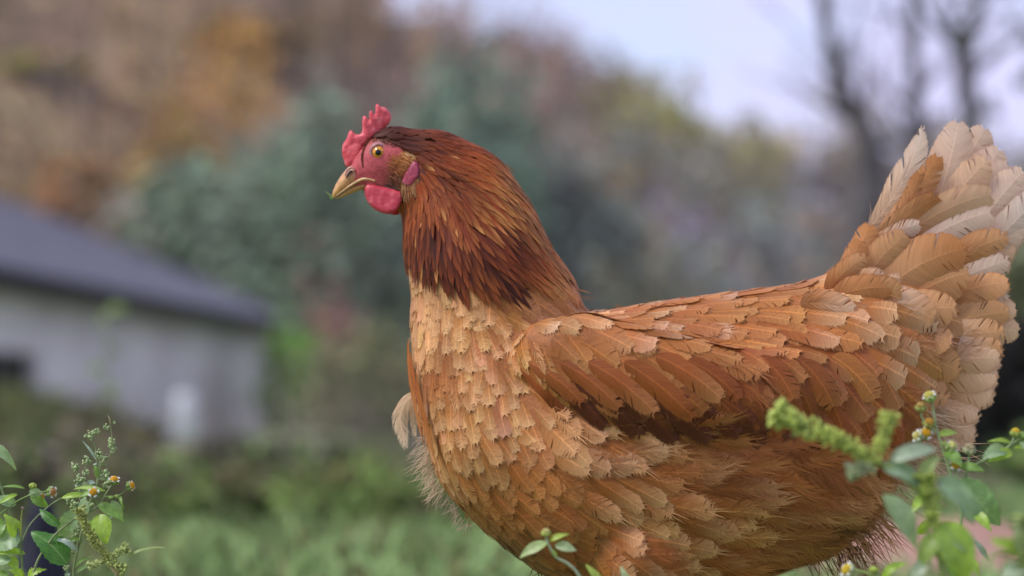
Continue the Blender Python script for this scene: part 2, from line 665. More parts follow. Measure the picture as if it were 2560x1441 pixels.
# colours of the wooded slope as seen from afar, the air's haze put into them
WOOD = [((60, 60), (.22, .17, .13)), ((100, 220), (.26, .22, .075)), ((230, 330), (.13, .11, .11)), ((420, 100), (.25, .18, .11)),
        ((560, 110), (.33, .22, .09)), ((470, 230), (.15, .12, .11)), ((650, 160), (.30, .21, .10)), ((620, 260), (.30, .19, .10)),
        ((440, 380), (.36, .23, .09)), ((200, 450), (.28, .19, .11)), ((120, 380), (.16, .13, .11)), ((760, 330), (.28, .18, .11)),
        ((850, 120), (.25, .19, .12)), ((700, 30), (.2, .16, .13)), ((900, 60), (.24, .18, .12)), ((1050, 90), (.25, .18, .10)), ((950, 230), (.16, .13, .13)),
        ((1150, 100), (.22, .17, .14)), ((1280, 160), (.22, .17, .15)), ((1400, 240), (.24, .18, .15)), ((1500, 230), (.2, .17, .14)),
        ((1430, 330), (.23, .16, .12)), ((1620, 290), (.24, .22, .09)), ((1700, 340), (.22, .21, .09)), ((1560, 400), (.2, .17, .14)),
        ((1800, 390), (.22, .2, .12)), ((1900, 410), (.24, .22, .10)), ((2050, 420), (.2, .18, .13)), ((1450, 480), (.16, .17, .16)),
        ((1600, 480), (.16, .17, .14)), ((1750, 500), (.17, .165, .15)), ((1950, 520), (.19, .17, .16)), ((1500, 560), (.16, .155, .17)),
        ((1700, 600), (.16, .15, .17)), ((1900, 620), (.15, .15, .16)), ((2100, 560), (.16, .15, .17)), ((1550, 660), (.16, .17, .11)),
        ((1800, 680), (.12, .15, .1)), ((2540, 560), (.2, .18, .15)), ((2550, 700), (.12, .16, .08)), ((2000, 690), (.14, .15, .14)),
        ((900, 620), (.16, .16, .14)), ((700, 560), (.11, .15, .12)), ((350, 560), (.14, .15, .13)), ((980, 560), (.12, .15, .13)),
        ((850, 780), (.22, .13, .12)), ((950, 800), (.17, .16, .13)), ((900, 950), (.14, .14, .07)), ((1400, 700), (.15, .16, .13))]
WP = np.array([a for a, b in WOOD], dtype=float)
WC = np.array([b for a, b in WOOD], dtype=float)


def wood_colour(px, py):
    d = ((WP - (px, py)) ** 2).sum(1) + 900
    w = 1 / d ** 2
    return (WC * w[:, None]).sum(0) / w.sum()


def hillside_wood():
    rng = np.random.default_rng(21)
    bf = Buf()
    d = 57.0
    while d < 156:
        step = 3.2 + d * 0.022
        half = d * 0.62
        x = -half + rng.random() * step
        while x < half:
            xx, yy = x + rng.normal() * 0.8, d + rng.normal() * 1.2
            z = ground_z(xx, yy)
            h = 5.0 + 3.0 * rng.random()
            px, py = seen((xx, yy, z + h * .6))
            if -1500 < px < 4400 and -700 < py < 1150:
                col = wood_colour(px + rng.normal() * 35, py + rng.normal() * 25)
                col = col.mean() + (col - col.mean()) * 1.35
                col = np.clip(col * (1.15 + 0.8 * rng.random()), .01, .8)
                r = 1.7 + 1.1 * rng.random()
                bare = rng.random() < (0.14 if px > 1250 else 0.1)
                crown_geo(bf, (xx, yy, z + h * .62), (r, r, h * .42), 9 if bare else 16, 7 if bare else 13, 0.2 if bare else 0.27, col, rng)
                V, Fc = tube_geo([(xx, yy, z - .3), (xx + .1, yy, z + h * .5), (xx, yy, z + h * .9)], [.16, .12, .04], 5)
                bf.add(V, Fc, (0.10, 0.09, 0.09))
            x += step * (0.8 + 0.5 * rng.random())
        d += 3.6 + d * 0.03
    for k in range(560):           # the close-set crowns along the ridge
        d = 139 + 15 * rng.random()
        x = (-150 + 4000 * rng.random() - 1280) / FPX * d
        z = ground_z(x, d)
        h = 3.0 + 1.6 * rng.random()
        px, py = seen((x, d, z + h * .6))
        col = wood_colour(px + rng.normal() * 35, py + 60 + rng.normal() * 25)
        col = np.clip(col * (1.15 + 0.7 * rng.random()), .01, .8)
        r = 1.5 + .8 * rng.random()
        crown_geo(bf, (x, d, z + h * .55), (r, r, h * .5), 8, 9, 0.27, col, rng)
        V, Fc = tube_geo([(x, d, z - .3), (x, d, z + h * .8)], [.13, .04], 5)
        bf.add(V, Fc, (0.10, 0.09, 0.09))
    o = bf.put('hillside_wood', None, M['crown'], False)
    o['kind'] = 'stuff'
    o['label'] = 'autumn wood of brown, orange and grey trees over the hill'


hillside_wood()


def tree(name, label, base_px, Y, top_py, width_px, col, shape='round', clumps=60, per=26, size=0.2, group=None, trunk_frac=0.3, seed=0, dark=.5):
    rng = np.random.default_rng(100 + seed)
    b = at(base_px, 1050, Y)
    z0 = ground_z(b.x, Y)
    top = at(base_px, top_py, Y).z
    wid = width_px / FPX * Y
    h = top - z0
    t = thing(name, label, 'tree', (b.x, Y, z0), group)
    V, Fc = tube_geo(smooth_path([(b.x, Y, z0 - .2), (b.x + .03 * h, Y, z0 + h * .35), (b.x, Y, z0 + h * .92)]),
                     np.linspace(h * .03, h * .006, 11), 7)
    bf = Buf()
    bf.add(V, Fc, (0.1, 0.085, 0.08))
    for k in range(9):
        q = k * 2.4
        hh = h * (0.3 + 0.06 * k)
        e = Vector((b.x + math.cos(q) * wid * .38, Y + math.sin(q) * wid * .38, z0 + hh + h * .1))
        V, Fc = tube_geo([(b.x, Y, z0 + hh), e], [h * .012, h * .003], 5)
        bf.add(V, Fc, (0.1, 0.085, 0.08))
    bf.put('trunk', t, M['bark'])
    cr = Buf()
    lo = z0 + h * trunk_frac
    crown_geo(cr, (b.x, Y, (lo + top) / 2), (wid / 2, wid / 2, (top - lo) / 2), clumps, per, size, col, rng, dark, shape)
    cr.put('crown', t, M['crown'], False)
    return t


GC = 'dark conifers on the hillside'
tree('conifer_tree', 'broad blue green conifer standing right behind the neck of the hen', 1170, 60, 175, 370, (.25, .35, .25), 'round', 170, 26, .26, GC, .05, 1)
tree('conifer_tree', 'blue green conifer directly left of the beak of the hen', 810, 56, 300, 330, (.28, .36, .25), 'round', 170, 26, .24, GC, .05, 2)
tree('conifer_tree', 'dark green conifer rising behind the middle of the slate roof', 440, 58, 425, 360, (.28, .35, .24), 'round', 170, 26, .24, GC, .05, 3)
tree('conifer_tree', 'pale bluish conifer between the roof and the beak of the hen', 640, 57, 390, 320, (.29, .36, .26), 'round', 170, 26, .24, GC, .05, 4)
tree('conifer_tree', 'small grey green conifer behind the throat of the hen', 960, 57, 430, 300, (.27, .34, .25), 'round', 150, 26, .24, GC, .05, 5)
tree('conifer_tree', 'dark conifer behind the back of the neck hackles', 1430, 62, 440, 330, (.27, .31, .26), 'round', 150, 26, .24, GC, .05, 6)
GA = 'autumn trees that stand out on the hillside'
tree('broadleaf_tree', 'round orange tree above the slate roof', 440, 66, 315, 230, (.54, .35, .13), 'round', 80, 24, .22, GA, .35, 7)
tree('broadleaf_tree', 'yellow green tree near the left edge of the hill', 95, 90, 150, 200, (.48, .42, .09), 'round', 70, 24, .26, GA, .3, 8)
tree('broadleaf_tree', 'tan orange tree at the top of the hill left of the comb', 620, 100, 60, 260, (.48, .33, .15), 'round', 80, 24, .3, GA, .3, 9)
tree('broadleaf_tree', 'yellow green tree on the skyline halfway down the ridge', 1660, 110, 262, 260, (.40, .40, .10), 'round', 70, 24, .3, GA, .2, 10)
tree('broadleaf_tree', 'rusty tree low behind the house gable end', 190, 70, 410, 230, (.52, .31, .14), 'round', 70, 24, .24, GA, .3, 11)
tree('bush', 'dull red bush at the foot of the hill right of the house', 830, 46, 770, 190, (.34, .17, .15), 'round', 50, 22, .13, None, .1, 12)['category'] = 'bush'
tree('bush', 'bright green ivy bush against the corner of the house', 725, 36, 815, 210, (.24, .42, .09), 'round', 90, 26, .085, None, .0, 13)['category'] = 'bush'
tree('bush', 'olive brown bush behind the breast of the hen', 930, 30, 830, 330, (.28, .28, .15), 'round', 90, 24, .09, None, .0, 14)['category'] = 'bush'
tree('bush', 'wide olive hedge bush below the house wall', 215, 14, 1015, 330, (.17, .175, .085), 'round', 120, 26, .04, None, .0, 15, .4)['category'] = 'bush'
tree('bush', 'yellowish green hedge bush under the dark window', 40, 15, 965, 300, (.2, .23, .085), 'round', 90, 26, .04, None, .0, 16, .4)['category'] = 'bush'
tree('bush', 'dark olive bush beside the pale stone', 600, 13, 1095, 260, (.12, .13, .06), 'round', 80, 26, .035, None, .0, 17, .35)['category'] = 'bush'
tree('bush', 'low dark bush in front of the pale stone', 830, 13, 1150, 170, (.09, .12, .055), 'round', 60, 26, .035, None, .0, 18, .35)['category'] = 'bush'
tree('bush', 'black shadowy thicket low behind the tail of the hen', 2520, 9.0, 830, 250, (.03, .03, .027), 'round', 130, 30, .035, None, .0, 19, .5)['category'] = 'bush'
tree('bush', 'olive green shrub at the right edge above the dark thicket', 2570, 15, 560, 170, (.2, .22, .11), 'round', 60, 24, .05, None, .1, 20)['category'] = 'bush'


def bare_tree(label, limbs, Y, seed, leaves=0):
    rng = random.Random(seed)
    b = at(limbs[0][0][0], 1050, Y)
    z0 = ground_z(b.x, Y)
    t = thing('bare_tree', label, 'tree', (b.x, Y, z0), 'bare trees behind the tail')
    for li, limb in enumerate(limbs):
        pts = [at(p[0], p[1], Y + (p[3] if len(p) > 3 else 0)) for p in limb]
        if li == 0:
            pts[0].z = z0 - 0.1
        rad = [p[2] / FPX * Y / 2 for p in limb]
        path = smooth_path(pts, 6)
        rr = np.interp(np.linspace(0, 1, len(path)), np.linspace(0, 1, len(rad)), rad)
        bf = Buf()
        V, Fc = tube_geo([p + Vector((rng.gauss(0, .004), 0, rng.gauss(0, .004))) for p in path], rr, 9)
        bf.add(V, Fc, (0.08, 0.075, 0.075))
        for k in range(9):          # twigs
            i = rng.randrange(len(path) // 3, len(path))
            p = path[i]
            d = Vector((rng.gauss(0, 1), rng.gauss(0, 1), rng.random() + .4)).normalized()
            L = 0.35 + 0.5 * rng.random()
            mid = p + d * L * .5 + Vector((0, 0, .03))
            e = p + d * L + Vector((rng.gauss(0, .06), 0, .08))
            V, Fc = tube_geo(smooth_path([p, mid, e], 3), np.linspace(rr[i] * .35 + .002, .002, 7), 5)
            bf.add(V, Fc, (0.08, 0.075, 0.075))
            for j in range(4):
                s = p.lerp(e, 0.3 + .7 * rng.random())
                d2 = (d + Vector((rng.gauss(0, .8), rng.gauss(0, .8), rng.gauss(0, .6)))).normalized()
                V, Fc = tube_geo([s, s + d2 * (0.12 + .2 * rng.random())], [.003, .0012], 4)
                bf.add(V, Fc, (0.08, 0.075, 0.075))
        bf.put('trunk' if li == 0 else 'limb', t, M['bark'])
    nr = np.random.default_rng(seed)
    for k in range(leaves):
        cr = Buf()
        px, py = rng.uniform(2380, 2600), rng.uniform(-40, 330)
        crown_geo(cr, at(px, py, Y + rng.gauss(0, .3)), (.08, .08, .08), 1, 14, .03, (.16, .19, .13), nr)
        cr.put('leaf_cluster', t, M['crown'], False)
    return t


bare_tree('dark bare tree with a trunk leaning left, left of the tail tip',
          [[(2150, 1150, 95), (2165, 700, 88), (2178, 440, 80), (2165, 340, 66), (2120, 240, 44), (2075, 110, 36), (2045, -40, 30)],
           [(2185, 430, 60), (2150, 330, 30, .2), (2090, 250, 18, .3), (2060, 120, 10, .4)]], 12.0, 3)
bare_tree('slim upright bare tree rising behind the gap in the tail feathers',
          [[(2300, 1150, 60), (2296, 600, 52), (2294, 350, 46), (2286, 200, 34), (2284, 80, 30), (2278, -60, 28)],
           [(2292, 280, 26), (2260, 255, 18, .2), (2225, 230, 8, .3)]], 12.6, 4)
bare_tree('forked bare tree behind the pale tip of the tail',
          [[(2450, 1150, 75), (2440, 600, 66), (2430, 320, 52), (2412, 190, 52), (2420, 100, 40), (2450, 0, 36), (2475, -80, 30)],
           [(2414, 200, 30), (2392, 140, 20, .2), (2375, 60, 14, .3), (2350, -50, 10, .4)]], 12.3, 5, 22)


def undergrowth():
    rng = np.random.default_rng(77)
    bf = Buf()
    pal = [(.17, .19, .08), (.22, .18, .12), (.12, .15, .06), (.26, .24, .12), (.16, .24, .07), (.30, .25, .18), (.10, .085, .06), (.2, .28, .09)]
    for i in range(260):
        y = 7.5 + 13 * rng.random()
        px = -250 + 1500 * rng.random()
        if i % 3 == 0:
            px = 1250 + 1500 * rng.random()
        x = (px - 1280) / FPX * y
        top = 1015 + 190 * rng.random() + (70 if 620 < px < 1150 else 0) + (150 if 320 < px < 680 else 0) - (0 if px < 1300 else 30)
        z = ground_z(x, y)
        zt = CAM_H + (1050 - top) / FPX * y
        h = min(.55, max(.08, zt - z))
        c = pal[rng.integers(0, len(pal))] if not 720 < px < 1150 or rng.random() < .35 else (.22, .31, .09)
        crown_geo(bf, (x, y, z + h * .5), (h * (.5 + .5 * rng.random()) + .06, .2, h * .55), 10, 12, .028 + .02 * rng.random(), c, rng, .4)
    for i in range(210):          # low growth creeping into the meadow
        y = 3.8 + 4.5 * rng.random()
        px = -150 + 1350 * rng.random()
        x = (px - 1280) / FPX * y
        z = ground_z(x, y)
        top = 1135 + 130 * rng.random() - 40 * (px < 550)
        h = min(.20, max(.03, CAM_H + (1050 - top) / FPX * y - z))
        c = pal[rng.integers(0, len(pal))] if not 720 < px < 1150 or rng.random() < .25 else (.22, .31, .09)
        crown_geo(bf, (x, y, z + h * .4), (.10 + h * .5, .12, h * .6), 7, 9, .014 + .012 * rng.random(), c, rng, .4)
    for i in range(160):          # dry upright stalks
        y = 9 + 12 * rng.random()
        px = 500 + 700 * rng.random()
        x = (px - 1280) / FPX * y
        z = ground_z(x, y)
        h = .25 + .6 * rng.random()
        V, Fc = tube_geo([(x, y, z), (x + .03 * rng.normal(), y, z + h * .5), (x + .1 * rng.normal(), y, z + h)], [.006, .005, .002], 4)
        bf.add(V, Fc, np.array((.33, .28, .24)) * (.5 + .7 * rng.random()))
    o = bf.put('undergrowth', None, M['crown'], False)
    o['kind'] = 'stuff'
    o['label'] = 'tangle of low weeds and dry stalks beyond the meadow'


undergrowth()


# ------------------------------------------------------------------ house
def house():
    A = Vector((-7.4, 21.0, 0))          # near end of the long wall, out of frame
    cor = at(690, 1050, 40.0)            # far right corner of the wall
    B = Vector((cor.x, 40.0, 0))
    zb, ze = -1.05, at(632, 828, 40).z
    u = (B - A).normalized()
    nrm = Vector((u.y, -u.x, 0))          # outwards, to the right and towards the camera
    if nrm.x < 0:
        nrm = -nrm
    dep = 7.0
    Cc, Dd = B - nrm * dep, A - nrm * dep
    t = thing('house', 'low pale grey house with a dark slate hipped roof left of the hen', 'house', (B.x, B.y, zb))
    stucco = simple('render', (0.55, 0.52, 0.52), (0.74, 0.71, 0.70), .8, 0.9, 0.1, 0.3, 0.02)
    # wall with a window opening in the long side
    L = (B - A).length

    def wp(s, z, out=0.0):
        return A + u * s + Vector((0, 0, z)) + nrm * out
    ws0 = None
    best = []
    for k in range(400):
        s = L * k / 400
        best.append((abs(seen(wp(s, 0.7))[0] - (-60)), s))
    ws0 = min(best)[1]
    ws1 = min((abs(seen(wp(L * k / 400, 0.7))[0] - 100), L * k / 400) for k in range(400))[1]
    dmid = wp((ws0 + ws1) / 2, 0).y
    wz0, wz1 = at(0, 985, dmid).z, at(0, 880, dmid).z
    V, Fc = [], []

    def quad(a, b, c, d):
        n = len(V)
        V.extend([a, b, c, d])
        Fc.append((n, n + 1, n + 2, n + 3))
    ss, zz = [0, ws0, ws1, L], [zb, wz0, wz1, ze]
    for i in range(3):
        for j in range(3):
            if i == 1 and j == 1:
                continue
            quad(wp(ss[i], zz[j]), wp(ss[i + 1], zz[j]), wp(ss[i + 1], zz[j + 1]), wp(ss[i], zz[j + 1]))
    r_ = -0.25
    quad(wp(ws0, wz0), wp(ws1, wz0), wp(ws1, wz0, r_), wp(ws0, wz0, r_))
    quad(wp(ws0, wz1), wp(ws1, wz1), wp(ws1, wz1, r_), wp(ws0, wz1, r_))
    quad(wp(ws0, wz0), wp(ws0, wz1), wp(ws0, wz1, r_), wp(ws0, wz0, r_))
    quad(wp(ws1, wz0), wp(ws1, wz1), wp(ws1, wz1, r_), wp(ws1, wz0, r_))
    zv = lambda p, z: Vector((p.x, p.y, z))
    for p, q in ((B, Cc), (Cc, Dd), (Dd, A)):
        quad(zv(p, zb), zv(q, zb), zv(q, ze), zv(p, ze))
    put('wall', make_mesh('wall', V, Fc, smooth=False), t, stucco)
    # window
    glass, nd, lk, b = mat('window_glass')
    b.inputs['Base Color'].default_value = (0.012, 0.014, 0.016, 1)
    b.inputs['Roughness'].default_value = 0.12
    V2 = [wp(ws0, wz0, r_ + .01), wp(ws1, wz0, r_ + .01), wp(ws1, wz1, r_ + .01), wp(ws0, wz1, r_ + .01)]
    fr = Buf()
    for a, c in (((ws0, wz0), (ws1, wz0)), ((ws0, wz1), (ws1, wz1)), ((ws0, wz0), (ws0, wz1)), ((ws1, wz0), (ws1, wz1)), (((ws0 + ws1) / 2, wz0), ((ws0 + ws1) / 2, wz1))):
        Vv, Ff = tube_geo([wp(a[0], a[1], r_ + .05), wp(c[0], c[1], r_ + .05)], .045, 4)
        fr.add(Vv, Ff, (.08, .08, .08))
    w = fr.put('window', t, simple('window_paint', (.06, .06, .065), (.09, .09, .09), 4, .5), False)
    put('pane', make_mesh('pane', V2, [(0, 1, 2, 3)], smooth=False), w, glass)
    Vv, Ff = [], []
    sl = [wp(s, z, o) for s in (ws1 - .5, ws1 + .35) for z in (wz0 - .10, wz0 - .02) for o in (.003, .2)]
    put('sill', make_mesh('sill', sl, [(0, 1, 3, 2), (4, 6, 7, 5), (0, 4, 5, 1), (2, 3, 7, 6), (0, 2, 6, 4), (1, 5, 7, 3)], smooth=False), w,
        simple('sill_stone', (.6, .6, .62), (.7, .7, .72), 4, .8))
    # hipped roof in slate courses
    ov = 0.55
    e1, e2 = A + nrm * ov - u * ov, B + nrm * ov + u * (ov + .3)
    e3, e4 = Cc - nrm * ov + u * ov, Dd - nrm * ov - u * ov
    zr = ze + 0.10
    rise = 2.0
    half = (dep + 2 * ov) / 2
    r1 = (e1 + e4) / 2 + u * half * 1.0
    r2 = (e2 + e3) / 2 - u * half * 1.35
    P3 = lambda p, z: Vector((p.x, p.y, z))
    bf = Buf()
    ncr = 16

    def slope(a, b, c, d):     # a-b eave, d-c ridge, stepped courses
        for i in range(ncr):
            f0, f1 = i / ncr, (i + 1) / ncr
            p0, p1 = a.lerp(d, f0), b.lerp(c, f0)
            q0, q1 = a.lerp(d, f1), b.lerp(c, f1)
            lift = Vector((0, 0, .035))
            bf.add([p0 + lift, p1 + lift, q1, q0, p0, p1], [(0, 1, 2, 3), (4, 5, 1, 0)], (.1, .1, .12))
    E1, E2, E3, E4 = P3(e1, zr), P3(e2, zr), P3(e3, zr), P3(e4, zr)
    R1, R2 = P3(r1, zr + rise), P3(r2, zr + rise)
    slope(E1, E2, R2, R1)
    slope(E2, E3, R2, R2)
    slope(E3, E4, R1, R2)
    slope(E4, E1, R1, R1)
    bf.add([E1, E2, E3, E4], [(3, 2, 1, 0)], (.05, .05, .055))
    m, nd, lk, b = mat('slate')
    tc = nd.new('ShaderNodeTexCoord')
    nn = noise(nd, lk, 2.2, 6, tc.outputs['Object'])
    lk.new(ramp(nd, lk, nn.outputs['Fac'], [(.35, (.10, .10, .125)), (.65, (.16, .155, .19))]).outputs['Color'], b.inputs['Base Color'])
    b.inputs['Roughness'].default_value = .5
    b.inputs['Specular IOR Level'].default_value = .5
    ro = bf.put('roof', t, m, False)
    gb = Buf()
    off = Vector((0, 0, -.05))
    for p, q in ((E1, E2), (E2, E3)):
        Vv, Ff = tube_geo([p + off + nrm * .05, q + off + nrm * .05], .085, 8)
        gb.add(Vv, Ff, (.03, .03, .035))
    gb.put('gutter', ro, simple('gutter_metal', (.025, .025, .035), (.04, .04, .05), 3, .5))
    fb = Buf()
    for p, q in ((E1, E2), (E2, E3)):
        d_ = Vector((0, 0, -.26))
        nn_ = (q - p).normalized().cross(Vector((0, 0, 1)))
        fb.add([p + nn_ * -.04, q + nn_ * -.04, q + d_ + nn_ * -.04, p + d_ + nn_ * -.04, p - nn_ * .1, q - nn_ * .1, q + d_ - nn_ * .1, p + d_ - nn_ * .1],
               [(0, 1, 2, 3), (5, 4, 7, 6), (3, 2, 6, 7)], (.03, .03, .035))
    fb.put('fascia', ro, simple('fascia_paint', (.02, .02, .028), (.035, .035, .045), 3, .6), False)
    return wp, L


house()


def stone(name, label, px, py, Y, r, sq, col1, col2, seed, cat='stone', zoff=None, ramp_scale=6):
    rng = random.Random(seed)
    c = at(px, py, Y)
    bm = bmesh.new()
    bmesh.ops.create_icosphere(bm, subdivisions=3, radius=1)
    ph = [rng.uniform(0, 6) for _ in range(6)]
    for v in bm.verts:
        k = 1 + .14 * math.sin(3 * v.co.x + ph[0]) + .12 * math.sin(4 * v.co.y + ph[1]) + .1 * math.sin(5 * v.co.z + ph[2]) + .03 * rng.random()
        v.co = Vector((v.co.x * r[0] * k, v.co.y * r[1] * k, v.co.z * r[2] * k))
    for f in bm.faces:
        f.smooth = True
    me = bpy.data.meshes.new(name)
    bm.to_mesh(me)
    bm.free()
    o = put(name, me, None, simple(name, col1, col2, ramp_scale, .85, .2, .5, .02))
    o.location = c
    tag(o, label, cat)
    return o


stone('boulder', 'pale whitish stone on the grassy bank', 775, 1165, 13.4, (.13, .11, .1), 1, (.55, .53, .5), (.7, .68, .64), 1)
stone('boulder', 'grey lump of stone left of the pale whitish stone', 690, 1150, 15, (.13, .13, .16), 1, (.27, .25, .25), (.36, .34, .34), 2)
stone('boulder', 'brown grey stone at the foot of the bank', 735, 1250, 9.5, (.13, .12, .1), 1, (.24, .19, .16), (.34, .28, .24), 3)
stone('rock', 'blue black rock low behind the weeds at bottom left', 98, 1440, 2.3, (.032, .035, .07), 1, (.012, .012, .02), (.025, .025, .04), 4)


def post():
    t = at(462, 985, 24.0)
    b = at(462, 1185, 24.0)
    z = ground_z(b.x, 24) - .1
    V, Fc = tube_geo([(b.x, 24, z), (b.x, 24, t.z - .08), (b.x, 24, t.z - .02), (b.x, 24, t.z)], [.125, .12, .12, .06], 14)
    o = put('post', make_mesh('post', V, Fc), None, simple('whitewash', (.62, .62, .66), (.74, .74, .78), 5, .8))
    tag(o, 'short white post standing before the house wall', 'post')


post()


def stalk(label, px, top, Y, seed):
    rng = random.Random(seed)
    b = at(px, 1050, Y)
    z0 = ground_z(b.x, Y)
    tp = at(px + 20, top, Y)
    t = thing('tall_weed', label, 'plant', (b.x, Y, z0))
    path = smooth_path([(b.x, Y, z0), (b.x + .01, Y, (z0 + tp.z) / 2), tp], 6)
    bf = Buf()
    V, Fc = tube_geo(path, np.linspace(.006, .002, len(path)), 6)
    bf.add(V, Fc, (.2, .22, .09))
    bf.put('stem', t, M['stem'])
    for k in range(7):
        p = path[-1 - k]
        q = k * 2.4
        leaf_obj(t, p, p + Vector((math.cos(q) * .06, math.sin(q) * .06, -.01)), .028, (.16, .24, .06), rng)
    return t


# ------------------------------------------------------------------ weeds: leaves, stems, flowers
def leaf_obj(parent, a, b, width, col, rng, droop=0.12, fold=0.25, serr=0.06, face=None, curl=0.0, col2=None, name='leaf'):
    a, b = Vector(a), Vector(b)
    t = (b - a)
    L = t.length
    t = t / L
    if face is None:
        face = Vector((rng.gauss(0, .25), -0.85, 0.55 + rng.gauss(0, .2)))
    face = Vector(face)
    side = t.cross(face).normalized()
    nrm = side.cross(t).normalized()
    n, m = 14, 3
    V, C, UV = [], [], []
    wav = rng.uniform(0, 6)
    for i in range(n + 1):
        x = i / n
        w = width * .5 * (math.sin(math.pi * min(1, x ** .72)) ** .85) * (1.0 if x < .98 else .6)
        w = max(w, L * .004)
        c = a + t * L * x + nrm * (4 * x * (1 - x) * droop * L) + Vector((0, 0, -1)) * (curl * L * x * x)
        for k in range(-m, m + 1):
            f = k / m
            ser = 1 + (serr * (1 if i % 2 else -1) if abs(k) == m else 0)
            p = c + side * w * f * ser + nrm * (abs(f) * fold * w) + nrm * (math.sin(x * 9 + wav + (2 if f > 0 else 0)) * .05 * width * abs(f))
            V.append(p)
            cc = np.array(col) if col2 is None else np.array(col) * (1 - x) + np.array(col2) * x
            C.append(cc * (1 + .08 * rng.gauss(0, 1)))
            UV.append((.5 + .5 * f, x))
    k2 = 2 * m + 1
    Fc = [(i * k2 + k, i * k2 + k + 1, (i + 1) * k2 + k + 1, (i + 1) * k2 + k) for i in range(n) for k in range(k2 - 1)]
    return put(name, make_mesh(name, V, Fc, np.clip(C, 0, .9), UV), parent, M['leaf'])


def stem_obj(parent, pts, r0, r1, col=(.17, .26, .07), name='stem', per=6):
    path = smooth_path(pts, per)
    rr = np.linspace(r0, r1, len(path))
    V, Fc = tube_geo(path, rr, 7)
    nz = np.array([1 + .15 * math.sin(i * .9) for i in range(len(V))])[:, None]
    return put(name, make_mesh(name, V, Fc, np.array(col)[None, :] * nz), parent, M['stem'])


def flower_obj(parent, c, axis, r, rng, petals=5, disc=(.72, .42, .03), green=(.22, .33, .08), petal=True, name='flower'):
    """small composite head: green cup, domed disc of florets, short three-toothed white rays"""
    c, axis = Vector(c), Vector(axis).normalized()
    bf = Buf()
    V, Fc = ball_geo(c - axis * r * .35, r * .92, 7, 10, axis, .95)
    bf.add(V, Fc, green)
    for k in range(6):
        q = k * 1.047
        a = axis.orthogonal().normalized()
        a = Matrix.Rotation(q, 3, axis) @ a
        bse = c - axis * r * .7 + a * r * .8
        V, Fc = ball_geo(bse + axis * r * .25, r * .38, 5, 6, axis + a * .3, 1.5)
        bf.add(V, Fc, np.array(green) * (.85 + .3 * rng.random()))
    f = bf.put(name, parent, M['bits'])
    if disc is not None:
        db = Buf()
        a = axis.orthogonal().normalized()
        b = axis.cross(a)
        nfl = 34
        for i in range(nfl):
            rr = math.sqrt((i + .5) / nfl)
            q = i * 2.39996
            p = c + (a * math.cos(q) + b * math.sin(q)) * rr * r * .82 + axis * (r * .62 * (1 - rr * rr * .75))
            V, Fc = ball_geo(p, r * .16, 4, 5, axis, 1.5)
            db.add(V, Fc, np.array(disc) * (.75 + .5 * rng.random()))
        V, Fc = ball_geo(c + axis * r * .1, r * .78, 6, 10, axis, .6)
        db.add(V, Fc, np.array(disc) * .7)
        db.put('disc', f, M['bits'])
    if petal:
        for k in range(petals):
            q = k * 2 * math.pi / petals + rng.uniform(-.1, .1)
            a = Matrix.Rotation(q, 3, axis) @ axis.orthogonal().normalized()
            s = axis.cross(a)
            p0 = c + a * r * .72 + axis * r * .15
            wd = r * .42
            V = []
            for x in (0, .4, .75, 1.0):
                for y in (-1, -.5, 0, .5, 1):
                    ext = x * r * .58 * (1 - (.12 if abs(y) == .5 and x == 1 else 0))
                    V.append(p0 + a * ext + s * y * wd * (.55 + .45 * min(1, x * 1.6)) + axis * (r * .1 * x - r * .12 * y * y))
            Fc = [(i * 5 + j, i * 5 + j + 1, (i + 1) * 5 + j + 1, (i + 1) * 5 + j) for i in range(3) for j in range(4)]
            put('petal', make_mesh('petal', V, Fc, np.tile((.66, .66, .62), (len(V), 1))), f, M['bits'])
    return f


def seed_cluster(parent, c, r, rng, col=(.40, .50, .24), n=26, name='seed_cluster'):
    bf = Buf()
    c = Vector(c)
    for i in range(n):
        v = Vector((rng.gauss(0, 1), rng.gauss(0, 1), rng.gauss(0, 1))).normalized() * r * (.35 + .65 * rng.random())
        V, Fc = ball_geo(c + v, r * .23 * (.8 + .5 * rng.random()), 5, 6)
        bf.add(V, Fc, np.array(col) * (.6 + .8 * rng.random()))
    return bf.put(name, parent, M['bits'])


def amaranth_spike(parent, pts, r0, r1, rng, col=(.36, .44, .12), n=420, name='flower_spike'):
    path = smooth_path(pts, 8)
    bf = Buf()
    V, Fc = tube_geo(path, np.linspace(r1, r0, len(path)) * .35, 7)
    bf.add(V, Fc, np.array(col) * .8)
    m = len(path) - 1
    for i in range(n):
        f = rng.random() * m
        k = min(int(f), m - 1)
        p = path[k].lerp(path[k + 1], f - k)
        t = (path[k + 1] - path[k]).normalized()
        rr = r1 + (r0 - r1) * (f / m)
        a = Matrix.Rotation(rng.uniform(0, 6.283), 3, t) @ t.orthogonal().normalized()
        # the spike is lumpy: small knots of flowers with bristly bracts
        lump = 1 + .42 * math.sin(f * 5.1 + 3 * a.z)
        q = p + a * rr * lump * (.45 + .5 * rng.random())
        d = (a * .9 - t * .55).normalized()
        tone = .55 + .85 * rng.random()
        V, Fc = ball_geo(q, rr * .23, 4, 5, d, 1.5)
        bf.add(V, Fc, np.array(col) * tone)
        if rng.random() < .6:
            V, Fc = tube_geo([q, q + d * rr * .5], [rr * .07, rr * .01], 3, False)
            bf.add(V, Fc, np.array(col) * tone * 1.15)
    return bf.put(name, parent, M['bits'])


GL = (.17, .30, .06)       # fresh green
GP = (.26, .37, .21)       # pale upper side, the sky's reflection put into the green
GY = (.30, .44, .06)       # yellowish young green
GD = (.065, .19, .035)       # dark green
GB = (.30, .38, .36)       # bluish underside


